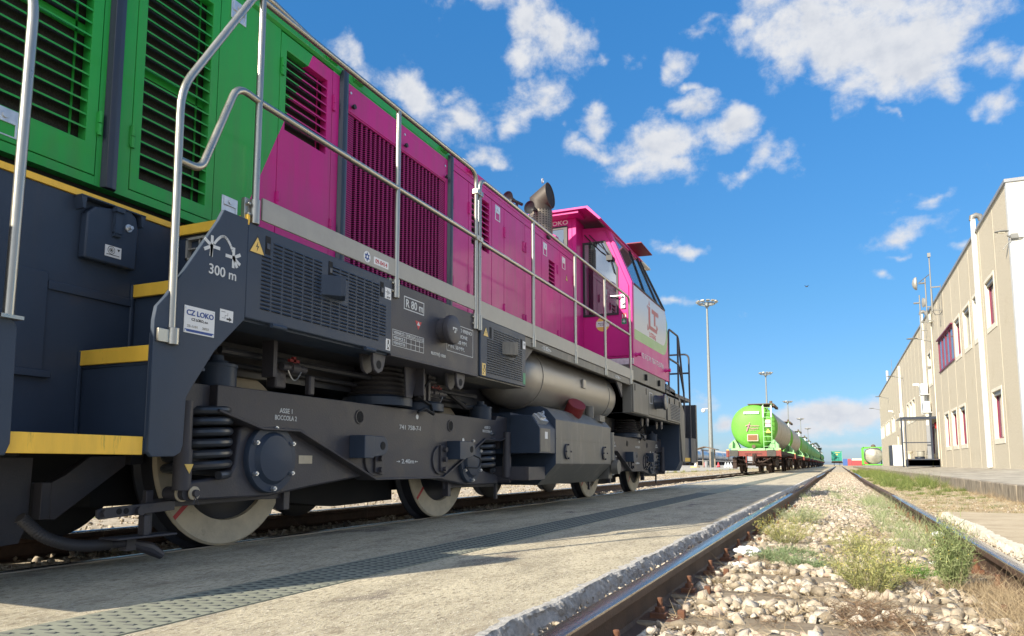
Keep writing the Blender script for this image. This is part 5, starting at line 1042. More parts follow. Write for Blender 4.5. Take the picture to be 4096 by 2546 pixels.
while y < 150:
    kb.box(2.37+rs.uniform(-.004, .004), 2.50, y+.006, y+1.0-.006, -.2, .150+rs.uniform(-.004, .004)); y += 1.0
struct(build('kerb', kb, GM['kerb'], bevel=.014))
pv = MB(); ys_ = [-20, 130]
pv.add([(2.50, -20, .148), (2.50, 150, .148), (5.6, 150, .352), (5.6, -20, .352), (60, -20, .352), (60, 150, .352), (2.5, 150, -.2), (60, 150, -.2)], [(0, 3, 2, 1), (3, 4, 5, 2), (1, 2, 5, 7, 6)])
struct(build('pavement', pv, GM['pave'], smooth=0))
tag(build('manhole_cover', MB().cyl((3.55, 13.1, .215), (3.55, 13.1, .222), .30, n=28), 'dark'), 'dark round manhole cover in the grey pavement beside the building', 'manhole')

# ------------------------------------------------------------------ vegetation
def leafm(name, c1, c2, rough=.6):
    m = bpy.data.materials.new(name); m.use_nodes = True; t, n_, l, b = nodes_of(m)
    at_ = n_('ShaderNodeAttribute'); at_.attribute_name = 'tone'; mi = n_('ShaderNodeMix', data_type='RGBA'); l(at_.outputs['Fac'], mi.inputs['Factor']); mi.inputs[6].default_value = (*c1, 1); mi.inputs[7].default_value = (*c2, 1)
    l(mi.outputs[2], b.inputs['Base Color']); b.inputs['Roughness'].default_value = rough; b.inputs['Specular IOR Level'].default_value = .2
    b.inputs['Subsurface Weight'].default_value = 0; return m
LM = {'green': leafm('upright_weed', (.09, .135, .04), (.32, .36, .17)), 'lush': leafm('grass_green', (.05, .09, .018), (.22, .25, .08)), 'grey': leafm('weed_green', (.16, .20, .09), (.36, .40, .22)), 'yel': leafm('yellow_weed', (.13, .155, .055), (.40, .38, .15)), 'dry': leafm('dry_straw', (.18, .13, .08), (.43, .345, .22)), 'blue': leafm('creeper_green', (.08, .13, .05), (.24, .30, .16)), 'dark': leafm('dark_twigs', (.07, .045, .03), (.24, .16, .10)), 'leaf': leafm('broad_leaf', (.05, .13, .02), (.14, .28, .05))}
def ribbons(name, base, dirs, ln, wd, m, rs, bend=.3, segs=3):
    """curved tapering blades from base points"""
    n = len(base); t = np.linspace(0, 1, segs+1); side = np.cross(dirs, rs.normal(size=(n, 3))); side /= np.linalg.norm(side, axis=1)[:, None]+1e-9
    bd = rs.normal(size=(n, 3))*bend; V = np.zeros((n, (segs+1)*2, 3))
    for i, tt in enumerate(t):
        c = base+dirs*(ln*tt)[:, None]+bd*(ln*tt*tt)[:, None]; w = (wd*(1-tt*.85))[:, None]*side
        V[:, 2*i] = c-w; V[:, 2*i+1] = c+w
    f = np.array([(2*i, 2*i+1, 2*i+3, 2*i+2) for i in range(segs)]); F = (f[None]+(np.arange(n)*(segs+1)*2)[:, None, None]).reshape(-1, 4); V = V.reshape(-1, 3)
    me = bpy.data.meshes.new(name); me.vertices.add(len(V)); me.vertices.foreach_set('co', V.ravel()); me.loops.add(F.size); me.loops.foreach_set('vertex_index', F.ravel()); me.polygons.add(len(F))
    me.polygons.foreach_set('loop_start', np.arange(0, F.size, 4)); me.polygons.foreach_set('loop_total', np.full(len(F), 4)); me.update(); me.validate()
    a = me.attributes.new('tone', 'FLOAT', 'POINT'); a.data.foreach_set('value', np.clip(np.repeat(rs.uniform(0, 1, n), (segs+1)*2), 0, 1))
    me.materials.append(m); o = bpy.data.objects.new(name, me); COL.objects.link(o); return o
def updirs(n, spread, rs):
    d = rs.normal(size=(n, 3))*spread; d[:, 2] = 1; return d/np.linalg.norm(d, axis=1)[:, None]
def patch(name, n, x0, x1, y0, y1, z, h, w, m, spread=.5, clump=.0, pw=1., bend=.4, seed=1, kind='stuff', ramp=.01):
    r = np.random.RandomState(seed)
    if clump:
        nc = max(2, int(n/clump)); C = np.stack([r.uniform(x0, x1, nc), y0+(y1-y0)*r.uniform(0, 1, nc)**pw], 1); k = r.randint(0, nc, n); xy = C[k]+r.normal(size=(n, 2))*.035
        hh = (r.uniform(.35, 1.2, nc)*np.clip((C[:, 1]-y0)/ramp, .12, 1))[k]
    else: xy = np.stack([r.uniform(x0, x1, n), y0+(y1-y0)*r.uniform(0, 1, n)**pw], 1); hh = np.ones(n)
    b = np.concatenate([xy, np.full((n, 1), z)], 1)
    o = ribbons(name, b, updirs(n, spread, r), h*r.uniform(.45, 1.1, n)*hh, w*r.uniform(.6, 1.3, n), LM[m], r, bend)
    if kind: o['kind'] = kind
    return o
def bush(name, c, rad, h, nst, m, label, cat, seed, flowers=None, leaf=.02):
    """a plant of many fine branching stems"""
    r = np.random.RandomState(seed); root = empty(name, c, label, cat)
    B = []; D = []; Ln = []; 
    for i in range(nst):
        a = r.uniform(0, 2*math.pi); q = r.uniform(0, 1)**.5; d = np.array([math.cos(a)*q*rad*1.5, math.sin(a)*q*rad*1.5, h*(1-.35*q*q)]); l0 = np.linalg.norm(d)*r.uniform(.6, 1.08)
        B.append([math.cos(a)*q*rad*.35, math.sin(a)*q*rad*.35, 0]); D.append(d/np.linalg.norm(d)); Ln.append(l0)
    B = np.array(B); D = np.array(D); Ln = np.array(Ln)
    st_ = ribbons('stem', B, D, Ln, np.full(nst, .0011), LM[m], r, .12, 4); st_.parent = root
    nl = nst*14; k = r.randint(0, nst, nl); t = r.uniform(.25, 1.0, nl)**.8; p = B[k]+D[k]*(Ln[k]*t)[:, None]+r.normal(size=(nl, 3))*.004*(1+2*t[:, None])
    dd = r.normal(size=(nl, 3))*.8+D[k]; dd /= np.linalg.norm(dd, axis=1)[:, None]
    lv = ribbons('foliage', p, dd, leaf*r.uniform(.5, 1.4, nl), .0014*r.uniform(.7, 1.6, nl), LM[m], r, .3, 2); lv.parent = root
    if flowers:
        nf = flowers; k = r.randint(0, nst, nf); p = B[k]+D[k]*(Ln[k]*r.uniform(.88, 1.02, nf))[:, None]+r.normal(size=(nf, 3))*.008; mb = MB()
        for q in p: mb.sphere(tuple(q), .0020, 6, 4)
        mb_ = mb; fl = build('flower_heads', mb, mat('small_flower', (.60, .50, .10), .6)); fl.parent = root; fl['kind'] = 'stuff'
    return root
bush('weed_bush', (.12, 3.80, -.14), .125, .25, 200, 'yel', 'rounded yellow-green feathery weed in the middle of the empty track', 'weed', 1, 130, .024)
bush('weed_bush', (.455, 3.98, -.14), .062, .36, 230, 'green', 'tall upright green weed with brown seed heads beside the right rail', 'weed', 2, 40, .030)
bush('weed_bush', (.10, 5.2, -.14), .14, .20, 110, 'yel', 'pale feathery weed behind the rounded yellow-green weed', 'weed', 3, 60, .022)
bush('weed_bush', (-.38, 5.9, -.14), .14, .22, 140, 'yel', 'yellowish flowering weed beside the left rail behind the white paper', 'weed', 4, 220, .022)
bush('weed_bush', (-.36, 7.9, -.14), .16, .20, 140, 'grey', 'grey-green weed beside the left rail, farthest of the weeds there', 'weed', 5, 40, .024)
for i, (x_, y_, r_, h_) in enumerate([(-.40, 4.85, .10, .07), (-.22, 4.6, .12, .06), (-.28, 5.1, .10, .06)]): bush('creeping_weed', (x_, y_, -.135), r_, h_, 120, 'blue', ['low blue-green creeper next to the white paper at the left rail', 'low blue-green creeper nearest the camera in the ballast', 'low blue-green creeper behind the other creepers'][i], 'weed', 10+i, None, .02)
bush('green_seedling', (.34, 4.35, -.135), .10, .07, 60, 'leaf', 'small broad-leaved bright green plant between the two tall weeds', 'weed', 20, None, .035)
patch('rail_edge_weeds', 5500, .30, .66, 5.2, 14, -.14, .16, .0016, 'grey', .5, 60, seed=3)
patch('track_weeds', 2600, -.62, .3, 7.5, 20, -.14, .11, .0024, 'grey', .5, 55, seed=4)
patch('low_track_weeds', 2600, -.5, .5, 4.6, 8, -.14, .07, .0011, 'grey', .8, 40, seed=5)
patch('dry_straw', 7500, -.62, .66, 2.0, 8.5, -.122, .10, .0010, 'dry', 2.8, 20, seed=6); patch('brown_straw', 2500, -.62, .66, 2.2, 5, -.12, .07, .0010, 'dark', 3.0, 30, seed=26)
patch('dry_brush_heap', 4200, .50, .68, 2.6, 4.0, -.12, .12, .0010, 'dry', 1.5, 70, seed=7)
patch('dead_twigs', 900, -.05, .22, 2.95, 3.35, -.115, .10, .0014, 'dark', 3.5, 40, seed=8)
patch('dead_twigs_by_weeds', 700, .25, .62, 3.6, 4.4, -.12, .09, .0013, 'dry', 2.5, 40, seed=9)
patch('trackside_straw', 16000, .9, 2.36, 8.4, 30, -.10, .05, .0022, 'dry', 1.6, 0, 1.5, seed=12)
patch('trackside_grass', 28000, 1.1, 2.36, 14, 62, -.10, .25, .0035, 'lush', .55, 110, 1.25, seed=13, ramp=8)
patch('left_rail_grass', 5000, .9, 1.3, 20, 80, -.10, .10, .006, 'lush', .5, 40, 1.5, seed=14)
patch('sparse_green', 1800, 1.0, 2.3, 9, 18, -.10, .06, .002, 'lush', .7, 40, seed=15)
patch('kerb_foot_straw', 2500, 2.15, 2.37, 10, 30, -.10, .13, .002, 'dry', .6, 30, 1.4, seed=16)
patch('straw_under_locomotive', 1300, -3.75, -3.32, 1.6, 7, -.13, .12, .0012, 'dry', .55, 28, seed=17)
patch('dark_grass_under_locomotive', 900, -3.7, -3.32, 2.0, 3.2, -.13, .09, .0018, 'lush', .7, 60, seed=18)
patch('yard_edge_grass', 2500, -9.4, -8.9, 20, 90, -.05, .16, .008, 'yel', .5, 50, seed=19)
patch('far_verge_grass', 6000, -8.4, -5.1, 14, 60, -.08, .07, .005, 'dry', .8, 30, seed=22)
# litter
def crumple(c, r, seed, label):
    v, f = subdiv(*I1); q = np.random.RandomState(seed); v = v*(1+q.uniform(-.35, .35, (len(v), 1)))*np.array([1.3, 1, .55])*r
    mb = MB(); mb.v = (v+np.array(c)).tolist(); mb.f = list(f); tag(build('crumpled_paper', mb, 'stick', smooth=0), label, 'litter')
crumple((-.55, 4.95, -.095), .055, 1, 'large crumpled white paper beside the left rail near a fastening')
crumple((-.53, 4.42, -.115), .035, 2, 'small crumpled white scrap in front of the large paper at the left rail')
crumple((.475, 4.90, -.115), .026, 3, 'white scrap behind the tall upright weed')
crumple((.66, 6.45, -.07), .030, 4, 'white scrap against the right rail')
# ------------------------------------------------------------------ warehouse building
k5 = 5/6
def by(y): return y*k5
def bz(z): return .45+(z-.45)*k5
BX = 5.0
def wallmat():
    m = gmat('pebble_render', [(.3, (.35, .305, .23)), (.5, (.50, .445, .345)), (.7, (.62, .565, .45))], 22, bump=.5, bs=30, spots=[(.8, .55, .8, (.43, .37, .27), 5)]); return m
M_['render'] = wallmat(); M_['cream'] = mat('cream_concrete', (.66, .61, .50), .7, var=.08, vs=4, bump=.1, bs=40)
M_['endwhite'] = mat('white_render', (.78, .77, .70), .7, var=.05, vs=2, bump=.1, bs=30, col2=(.36, .34, .28), c2s=3.2, c2t=.70, c2w=.02)
M_['joint'] = mat('panel_joint', (.78, .71, .55), .8, var=.1); M_['wmag'] = mat('window_frame_paint', (.17, .016, .05), .45, var=.1); M_['wgrey'] = mat('window_frame_grey', (.30, .29, .25), .5, var=.1)
M_['pipew'] = mat('white_downpipe', (.80, .79, .74), .45, var=.05); M_['parap'] = mat('parapet_metal', (.28, .29, .31), .5, .3, var=.1); M_['lampm'] = mat('lamp_metal', (.20, .20, .19), .5, .3)
bd = empty('warehouse', (BX, 60, .35), 'long beige two-storey rendered warehouse with narrow windows on the right of the track', 'building')
Y0, Y1, ZB, ZT = by(30.9), by(123.4), .30, bz(10.62)
H_ = []
def win(y0, y1, z0, z1, frame='wmag', surround=True, depth=.18, wide=False, par=bd):
    y0, y1, z0, z1 = by(y0), by(y1), bz(z0), bz(z1); t = .11 if surround else .0
    a, b, c, d = y0+t, y1-t, z0+t*1.6, z1-t
    H_.append((a, b, c, d, depth))
    wd = build('window', MB().box(BX+depth-.03, BX+depth, a, b, c, d), 'wglass', par)
    rv = MB(); e = depth
    for q in (((BX, a, c), (BX+e, a, c), (BX+e, a, d), (BX, a, d)), ((BX, b, c), (BX, b, d), (BX+e, b, d), (BX+e, b, c)), ((BX, a, d), (BX+e, a, d), (BX+e, b, d), (BX, b, d)), ((BX, a, c), (BX, b, c), (BX+e, b, c), (BX+e, a, c))): rv.add(q, [(0, 1, 2, 3)])
    build('window_reveal', rv, 'cream', wd, smooth=0)
    fr_ = MB(); n = 4 if wide else 1; s = .06
    fr_.box(BX+depth-.07, BX+depth-.02, a, b, c, c+s).box(BX+depth-.07, BX+depth-.02, a, b, d-s, d)
    for i in range(n+1):
        yy = a+(b-a-s)*i/n; fr_.box(BX+depth-.075, BX+depth-.02, yy, yy+s, c+s, d-s)
    build('window_frame', fr_, frame, wd)
    if surround:
        sr = MB().box(BX-.018, BX+.002, y0, y1, d, z1).box(BX-.018, BX+.002, y0, y1, z0, c).box(BX-.018, BX+.002, y0, a, c, d).box(BX-.018, BX+.002, b, y1, c, d)
        build('window_surround', sr, 'cream', wd, bevel=.004)
        build('shutter_box', MB().box(BX+.04, BX+depth-.07, a, b, d-.14, d), 'lampm', wd)
    return wd
for y0, y1, f in ((34.2, 36.28, 'wmag'), (38.0, 39.45, 'wgrey'), (40.28, 42.42, 'wgrey'), (43.45, 45.45, 'wmag')): win(y0, y1, 5.92, 8.17, f)
rw = win(45.95, 52.3, 6.15, 8.05, 'wmag', False, .06, True)
build('window_head', MB().box(BX-.10, BX, by(45.9), by(52.4), bz(8.05), bz(8.12)), 'wmag', rw); build('window_sill', MB().box(BX-.05, BX, by(45.9), by(52.35), bz(6.08), bz(6.15)), 'wmag', rw)
win(56.45, 58.5, 5.75, 8.13, 'cream'); win(62.5, 64.6, 4.14, 6.18, 'cream')
for y0, y1 in ((69.2, 71.4), (72.0, 74.2), (75.1, 77.2), (81.5, 83.8), (84.4, 86.7), (93.4, 95.7), (96.3, 98.7), (102.7, 105), (105.7, 108), (108.6, 111), (114.7, 117), (117.8, 120), (120.6, 123)): win(y0, y1, 4.04, 6.0, 'cream')
for y0, y1 in ((34.2, 36.3), (43.4, 45.5), (46.45, 48.5), (49.52, 51.5)): win(y0, y1, 1.28, 3.56)
win(89.0, 91.0, 2.6, 3.6, 'wgrey', False, .2)
DR = (by(57.2), by(60.0), .35, 2.75, .25); H_.append(DR)
def holed_wall(y0, y1, z0, z1, holes):
    ys_ = sorted({y0, y1, *[h[0] for h in holes], *[h[1] for h in holes]}); zs_ = sorted({z0, z1, *[h[2] for h in holes], *[h[3] for h in holes]}); mb = MB()
    for i in range(len(ys_)-1):
        run0 = None
        for j in range(len(zs_)-1):
            cy, cz = (ys_[i]+ys_[i+1])/2, (zs_[j]+zs_[j+1])/2; hit = any(h[0] < cy < h[1] and h[2] < cz < h[3] for h in holes)
            if not hit and run0 is None: run0 = zs_[j]
            if hit and run0 is not None: mb.add([(BX, ys_[i], run0), (BX, ys_[i+1], run0), (BX, ys_[i+1], zs_[j]), (BX, ys_[i], zs_[j])], [(0, 3, 2, 1)]); run0 = None
        if run0 is not None: mb.add([(BX, ys_[i], run0), (BX, ys_[i+1], run0), (BX, ys_[i+1], z1), (BX, ys_[i], z1)], [(0, 3, 2, 1)])
    return mb
build('wall', holed_wall(Y0+.20, Y1, ZB, ZT, H_), 'render', bd, smooth=0)
build('end_wall', MB().box(BX+.14, 24, Y0, Y0+.3, ZB, ZT).box(BX+.45, 24, Y0+.3, Y1, ZB, ZT-.4).box(BX, 24, Y1-.02, Y1+.2, ZB, ZT), 'endwhite', bd, smooth=0)
build('corner_pilaster', MB().box(BX-.012, BX+.14, Y0-.012, Y0+.20, ZB, ZT), mat('grey_white_render', (.52, .53, .53), .7, var=.08), bd)
build('parapet', MB().box(BX-.06, BX+.30, Y0-.05, Y1+.2, ZT, ZT+.10).box(BX+.30, 24, Y0-.05, Y0+.3, ZT, ZT+.10), 'parap', bd)
y = 33.72
while y < 123:
    yy = by(y); segs = [(ZB, ZT)]
    for a, b, c, d, e in H_:
        if a-.12 < yy < b+.12: segs = [q for (p, r) in segs for q in ((p, min(r, c-.18)), (max(p, d+.11), r)) if q[1]-q[0] > .05]
    jn = MB()
    for p, r in segs: jn.box(BX-.003, BX+.002, yy-.012, yy+.012, p, r)
    build('panel_joint', jn, 'joint', bd, smooth=0)
    y += 3.055
for y in (37.4, 60.1, 82.6):
    dp = build('downpipe', MB().box(BX-.14, BX-.005, by(y)-.09, by(y)+.09, ZB+.05, bz(11.25) if y < 70 else bz(10.2)), 'pipew', bd)
    if y < 70:
        build('pipe_cowl', MB().tube([(BX-.10, by(y), bz(11.22)), (BX-.08, by(y), bz(11.38)), (BX+.04, by(y), bz(11.44)), (BX+.16, by(y), bz(11.38)), (BX+.20, by(y), bz(11.2))], .095, 12), 'lampm', dp)
        build('pipe_collar', MB().box(BX-.15, BX-.003, by(y)-.10, by(y)+.10, bz(4.0), bz(4.05)), 'joint', dp)
build('conduit', MB().cyl((BX-.03, by(55.0), bz(.4)), (BX-.03, by(55.0), bz(9.7)), .025, n=8).cyl((BX-.03, by(53.8), .35), (BX-.03, by(53.8), 3.2), .012, n=6), 'cream', bd)
# porch beside the entrance
pc = build('porch', MB().box(3.22, 3.31, 46.05, 46.14, .30, 2.94).box(3.43, 3.48, 46.06, 46.12, .3, 2.9).box(4.64, 4.74, 46.05, 46.14, .3, 2.94).box(3.22, 4.98, 46.03, 46.16, 2.92, 3.02).box(3.31, 4.66, 46.07, 46.11, 1.62, 1.67).box(3.22, 4.98, 46.1, 49.5, 3.02, 3.06), 'navy', bd)
build('door', MB().box(BX+.15, BX+.2, DR[0], DR[1], .35, 2.75), 'wglass', bd); build('door_frame', MB().box(BX+.1, BX+.15, DR[0], DR[0]+.1, .35, 2.75).box(BX+.1, BX+.15, DR[1]-.1, DR[1], .35, 2.75).box(BX+.1, BX+.15, DR[0], DR[1], 2.65, 2.75), 'wmag', bd)
build('alarm_bell', MB().lathe([(.11, 0), (.12, .05), (.08, .10), (.001, .11)], (BX, 46.6, 2.65), (-1, 0, 0), 16, False).box(BX-.08, BX, 46.52, 46.70, 2.42, 2.56), 'redink', bd)
build('open_door_leaf', MB().box(4.48, 4.66, 46.3, 46.36, .36, 2.6), 'parap', bd)
# aerials
an = build('aerial_mast', MB().cyl((BX-.42, 41.4, 8.1), (BX-.42, 41.4, 10.95), .03, n=10).cyl((BX-.42, 41.35, 8.0), (BX-.42, 41.35, 9.1), .045, n=10).box(BX-.45, BX, 41.36, 41.42, 9.18, 9.24).box(BX-.45, BX, 41.36, 41.42, 8.02, 8.08).cyl((BX-.02, 41.3, 7.8), (BX-.02, 41.3, 9.3), .015, n=6).box(BX-.50, BX-.36, 41.3, 41.4, 10.75, 10.95).tube([(BX-.42, 41.38, 9.9), (BX-.75, 43.2, 9.9)], .02, 6), 'lampm', bd)
build('cable', MB().tube([(BX-.42, 41.4, 8.05), (BX-.3, 41.35, 7.8), (BX-.1, 41.3, 7.8), (BX, 41.25, 8.0)], .014, 6), 'black', bd)
for y, zt_, r_, zc in ((44.8, 10.45, .36, 10.2), (48.0, 10.2, .28, 9.75)):
    am = build('dish_mast', MB().cyl((BX-.30, y, 7.6 if y > 46 else 8.0), (BX-.30, y, zt_), .035, n=10).box(BX-.33, BX, y-.03, y+.03, zt_-1.6, zt_-1.55).box(BX-.33, BX, y-.03, y+.03, 8.1, 8.15).cyl((BX-.3, y, zc), (BX-.62, y, zc), .05, n=8), 'lampm', bd)
    sgn = -1 if y < 46 else 1
    build('dish_antenna', MB().lathe([(r_, 0), (r_*.92, .10), (r_*.6, .19), (.001, .24)], (BX-.3+sgn*.40+(0 if sgn < 0 else -.25), y, zc), (sgn, .15, 0), 24, False).lathe([(r_, 0), (r_*.5, -.02), (.001, -.03)], (BX-.3+sgn*.40+(0 if sgn < 0 else -.25), y, zc), (sgn, .15, 0), 24, False), 'strip', am)
build('junction_box', MB().box(BX-.16, BX, 45.4, 45.8, 8.15, 8.6), 'domew', bd)
build('aerial_mast', MB().cyl((BX+.1, 87.0, 9.0), (BX+.1, 87.0, 9.6), .1, n=8).cyl((BX+.1, 87.0, 9.6), (BX+.1, 87.0, 10.3), .14, n=10), 'galv', bd); build('aerial_rod', MB().cyl((BX+.1, 80, 9.1), (BX+.1, 80, 10.6), .02, n=6), 'lampm', bd)
for z0, z1, y in ((4.55, 5.15, 49.4), (3.45, 4.05, 48.6)):
    ac = build('air_conditioner', MB().box(BX-.42, BX-.06, y-.42, y+.42, z0, z1), 'pipew', bd, bevel=.02); build('unit_bracket', MB().box(BX-.45, BX, y-.4, y-.36, z0-.06, z0).box(BX-.45, BX, y+.36, y+.4, z0-.06, z0), 'galv', ac)
    build('fan_grille', MB().cyl((BX-.425, y-.08, (z0+z1)/2), (BX-.418, y-.08, (z0+z1)/2), .24, n=20), 'parap', ac)
for y in (53.3, 79.0): build('security_camera', MB().box(BX-.45, BX-.1, y-.06, y+.06, bz(6.45), bz(6.6)).cyl((BX-.15, y, bz(6.4)), (BX, y, bz(6.4)), .03, n=8), 'pipew', bd)
def wall_lamp(y, z=bz(8.6), L_=1.25): 
    a = build('wall_lamp', MB().cyl((BX, y, z), (BX-L_*.55, y, z+.18), .025, n=8).box(BX-.03, BX, y-.06, y+.06, z-.15, z+.1).cyl((BX-.01, y, z-.5), (BX-.01, y, z), .012, n=6), 'lampm', bd)
    build('lamp_head', MB().sphere((BX-L_*.75, y, z+.22), .30, 14, 8, (1, .45, .16)), 'lampm', a)
for y in (46.5, 65.9, 85.4, 103): wall_lamp(y)
wl = build('wall_lamp', MB().box(BX+.01, BX+.20, Y0-.05, Y0, 7.13, 7.32).tube([(BX+.30, Y0-.05, 7.17), (BX+.02, Y0-.08, 7.17), (BX-.1, Y0-.14, 7.25)], .022, 8).tube([(BX+.02, Y0-.06, 7.16), (BX-.22, Y0-.10, 6.84)], .012, 6).tube([(BX+.28, Y0-.03, 7.19), (BX+.6, Y0-.03, 7.2), (BX+2, Y0-.03, 7.1)], .012, 6), 'lampm', bd)
build('lamp_head', MB().sphere((BX-.24, Y0-.18, 7.375), .19, 18, 8, (1, .5, .2)), 'lampm', wl)
build('lamp_lens', MB().box(BX-.34, BX-.16, Y0-.23, Y0-.13, 7.325, 7.34), 'domew', wl)
# things standing at the wall
tag(build('planter_skip', MB().box(3.47, 4.98, 45.7, 46.0, .36, .76).box(3.47, 4.98, 45.7, 47.5, .34, .72), mat('rusty_navy', (.03, .04, .06), .6, var=.2, col2=(.14, .07, .04), c2s=2.5, c2t=.5, c2w=.15), bevel=.02), 'dark rust-stained low metal bin below the porch frame', 'bin')
cb = build('white_cabinet', MB().box(3.60, 4.28, 60, 61.2, .36, 1.84), mat('cabinet_white', (.74, .76, .72), .5, var=.03), bevel=.02); tag(cb, 'tall white metal cabinet with a dark left side beside the warehouse', 'cabinet')
build('cabinet_side', MB().box(3.42, 3.60, 60.0, 61.2, .36, 1.82), 'navy', cb); build('cabinet_handle', MB().box(4.0, 4.08, 59.97, 60, 1.1, 1.13), 'black', cb)
tag(build('stone_urn', MB().lathe([(.20, 0), (.14, .06), (.10, .12), (.10, .78), (.12, .82), (.20, .9), (.26, .98), (.27, 1.0), (.001, .98)], (4.50, 58, .36), (0, 0, 1), 18, False), 'cream'), 'pale stone urn on a pedestal between the white cabinet and the porch', 'urn')
for i, (x_, z_, r_, h_, lb) in enumerate(((4.12, .80, .26, .14, 'wide dark round tub on the rusty metal bin'), (4.17, .94, .19, .32, 'grey round tub stacked on the wide dark tub'), (4.66, .80, .23, .30, 'pale square-lidded tub next to the open door'))):
    tag(build('tub', MB().lathe([(r_*.9, 0), (r_, h_*.5), (r_*.95, h_*.85), (r_*1.08, h_*.88), (r_*1.08, h_), (.001, h_)], (x_, 46.6, z_-.06), (0, 0, 1), 18, True), 'wgrey' if i else 'navy', bevel=.01), lb, 'tub')

# ------------------------------------------------------------------ tank wagons
M_['tgreen'] = mat('tank_green', (.13, .38, .055), .55, var=.10, vs=2, coat=.0, spec=.3, bump=.04, col2=(.13, .30, .06), c2s=1.5, c2t=.55, c2w=.2); M_['tsil'] = mat('tank_cladding', (.42, .40, .34), .5, .4, var=.18, vs=1.6, col2=(.26, .22, .16), c2s=1.1, c2t=.52, c2w=.2)
M_['tpale'] = mat('pale_green_frame', (.26, .52, .24), .55, var=.15, vs=3); M_['wred'] = mat('wagon_red_oxide', (.20, .045, .035), .65, var=.25, vs=4, col2=(.08, .035, .03), c2s=3, c2t=.55, c2w=.2); M_['wdark'] = mat('brake_dust', (.045, .028, .022), .85, var=.35, vs=6)
M_['plat'] = mat('weathered_platform', (.12, .085, .06), .8, var=.3)
def wagon():
    r_ = empty('tank_wagon', (-4.2, 42, 0), 'nearest green-ended tank wagon facing the camera with ladder, buffers and red bufferbeam', 'tank wagon', 'green tank wagons in the train behind the locomotive')
    X = -4.2; Y = 42
    b_ = lambda n, m, mt_, p=r_, **k: build(n, m, mt_, p, **k)
    c = (X+.03, Y+.25, 2.51)
    tk = b_('tank', MB().lathe([(1.205, .30), (1.205, 13.2)], c, (0, 1, 0), 48, False), 'tsil')
    b_('tank_end', MB().lathe([(.001, -.28), (.35, -.265), (.7, -.21), (.95, -.12), (1.12, .0), (1.19, .12), (1.215, .3), (1.215, .75), (1.206, .76)], c, (0, 1, 0), 48, False), 'tgreen', tk)
    b_('tank_end', MB().lathe([(1.215, 12.8), (1.215, 13.2), (1.12, 13.5), (.7, 13.7), (.001, 13.78)], c, (0, 1, 0), 32, False), 'tgreen', tk)
    for y in (4.5, 9.0): b_('tank_band', MB().lathe([(1.212, y), (1.212, y+.08)], c, (0, 1, 0), 40, False), 'tgreen' if y > 5 else 'tsil', tk)
    b_('bufferbeam', MB().box(X-1.42, X+1.42, Y, Y+.12, .89, 1.20).box(X-1.42, X-1.30, Y-.03, Y+.3, .85, 1.22).box(X+1.30, X+1.42, Y-.03, Y+.3, .85, 1.22), 'wred', r_, bevel=.01); b_('bufferbeam', MB().box(X-1.35, X+1.35, Y+14.4, Y+14.5, .89, 1.2), 'wred', r_, bevel=.01)
    b_('end_sill', MB().box(X-1.15, X+1.40, Y+.02, Y+.45, 1.20, 1.33), 'tpale', r_, bevel=.01)
    b_('underframe', MB().box(X-.9, X+.9, Y+.1, Y+14.4, .95, 1.2).box(X-1.3, X-1.15, Y+.1, Y+14.4, 1.0, 1.2).box(X+1.15, X+1.3, Y+.1, Y+14.4, 1.0, 1.2), 'wdark', r_)
    for s_ in (-1, 1):
        for yy in (Y+.15, Y+12.9): b_('saddle', MB().prism([(X+s_*.75, 1.33), (X+s_*1.28, 1.33), (X+s_*1.30, 1.50), (X+s_*1.05, 1.80), (X+s_*.98, 1.82), (X+s_*.80, 1.50)], yy+.25, yy+.9, 'y').prism([(X+s_*1.10, 1.33), (X+s_*1.30, 1.33), (X+s_*1.28, 1.52), (X+s_*1.08, 1.74)], yy, yy+.3, 'y'), 'tpale', r_)
        bf = b_('buffer', MB().cyl((X+s_*.96-.0, Y, 1.06), (X+s_*.96, Y-.45, 1.06), .10, n=14).prism([(X+s_*.96-.23, .93), (X+s_*.96-.19, .88), (X+s_*.96+.19, .88), (X+s_*.96+.23, .93), (X+s_*.96+.23, 1.18), (X+s_*.96+.19, 1.22), (X+s_*.96-.19, 1.22), (X+s_*.96-.23, 1.18)], Y-.50, Y-.45, 'y'), mat('buffer_steel', (.06, .06, .055), .6, .3, var=.3, vs=9) if 'buf' not in M_ else 'buf', r_, bevel=.01)
        M_['buf'] = bf.data.materials[0]
        b_('buffer_housing', MB().box(X+s_*.96-.15, X+s_*.96+.15, Y-.12, Y, .92, 1.2), 'wdark', r_)
        b_('step_iron', MB().tube([(X+s_*1.30, Y, .88), (X+s_*1.30, Y, .68), (X+s_*.98, Y, .68), (X+s_*.98, Y, .88)], .02, 6), 'wdark', r_)
        b_('sill_lamp_bracket', MB().box(X+s_*1.34-.05, X+s_*1.34+.05, Y-.02, Y+.05, 1.20, 1.27), 'ystick', r_)
        for yb in (Y+2.0, Y+12.4):
            b_('bogie_frame', MB().prism([(yb-1.35, .62), (yb-1.1, .72), (yb-.5, .74), (yb-.3, .9), (yb+.3, .9), (yb+.5, .74), (yb+1.1, .72), (yb+1.35, .62), (yb+1.2, .40), (yb+.6, .38), (yb+.35, .30), (yb-.35, .30), (yb-.6, .38), (yb-1.2, .40)], X+s_*1.0-.06, X+s_*1.0+.06), 'wdark', r_)
            for k in (-.9, .9):
                b_('wheel', MB().lathe([(.001, 0), (.12, 0), (.15, .04), (.36, .05), (.38, 0), (.46, 0), (.46, .10), (.49, .12), (.49, .14), (.001, .14)], (X+s_*.82, yb+k, .46), (-s_, 0, 0), 24, False), 'wdark', r_)
                if s_ < 0: b_('axle', MB().cyl((X-.8, yb+k, .46), (X+.8, yb+k, .46), .08, n=10), 'wdark', r_)
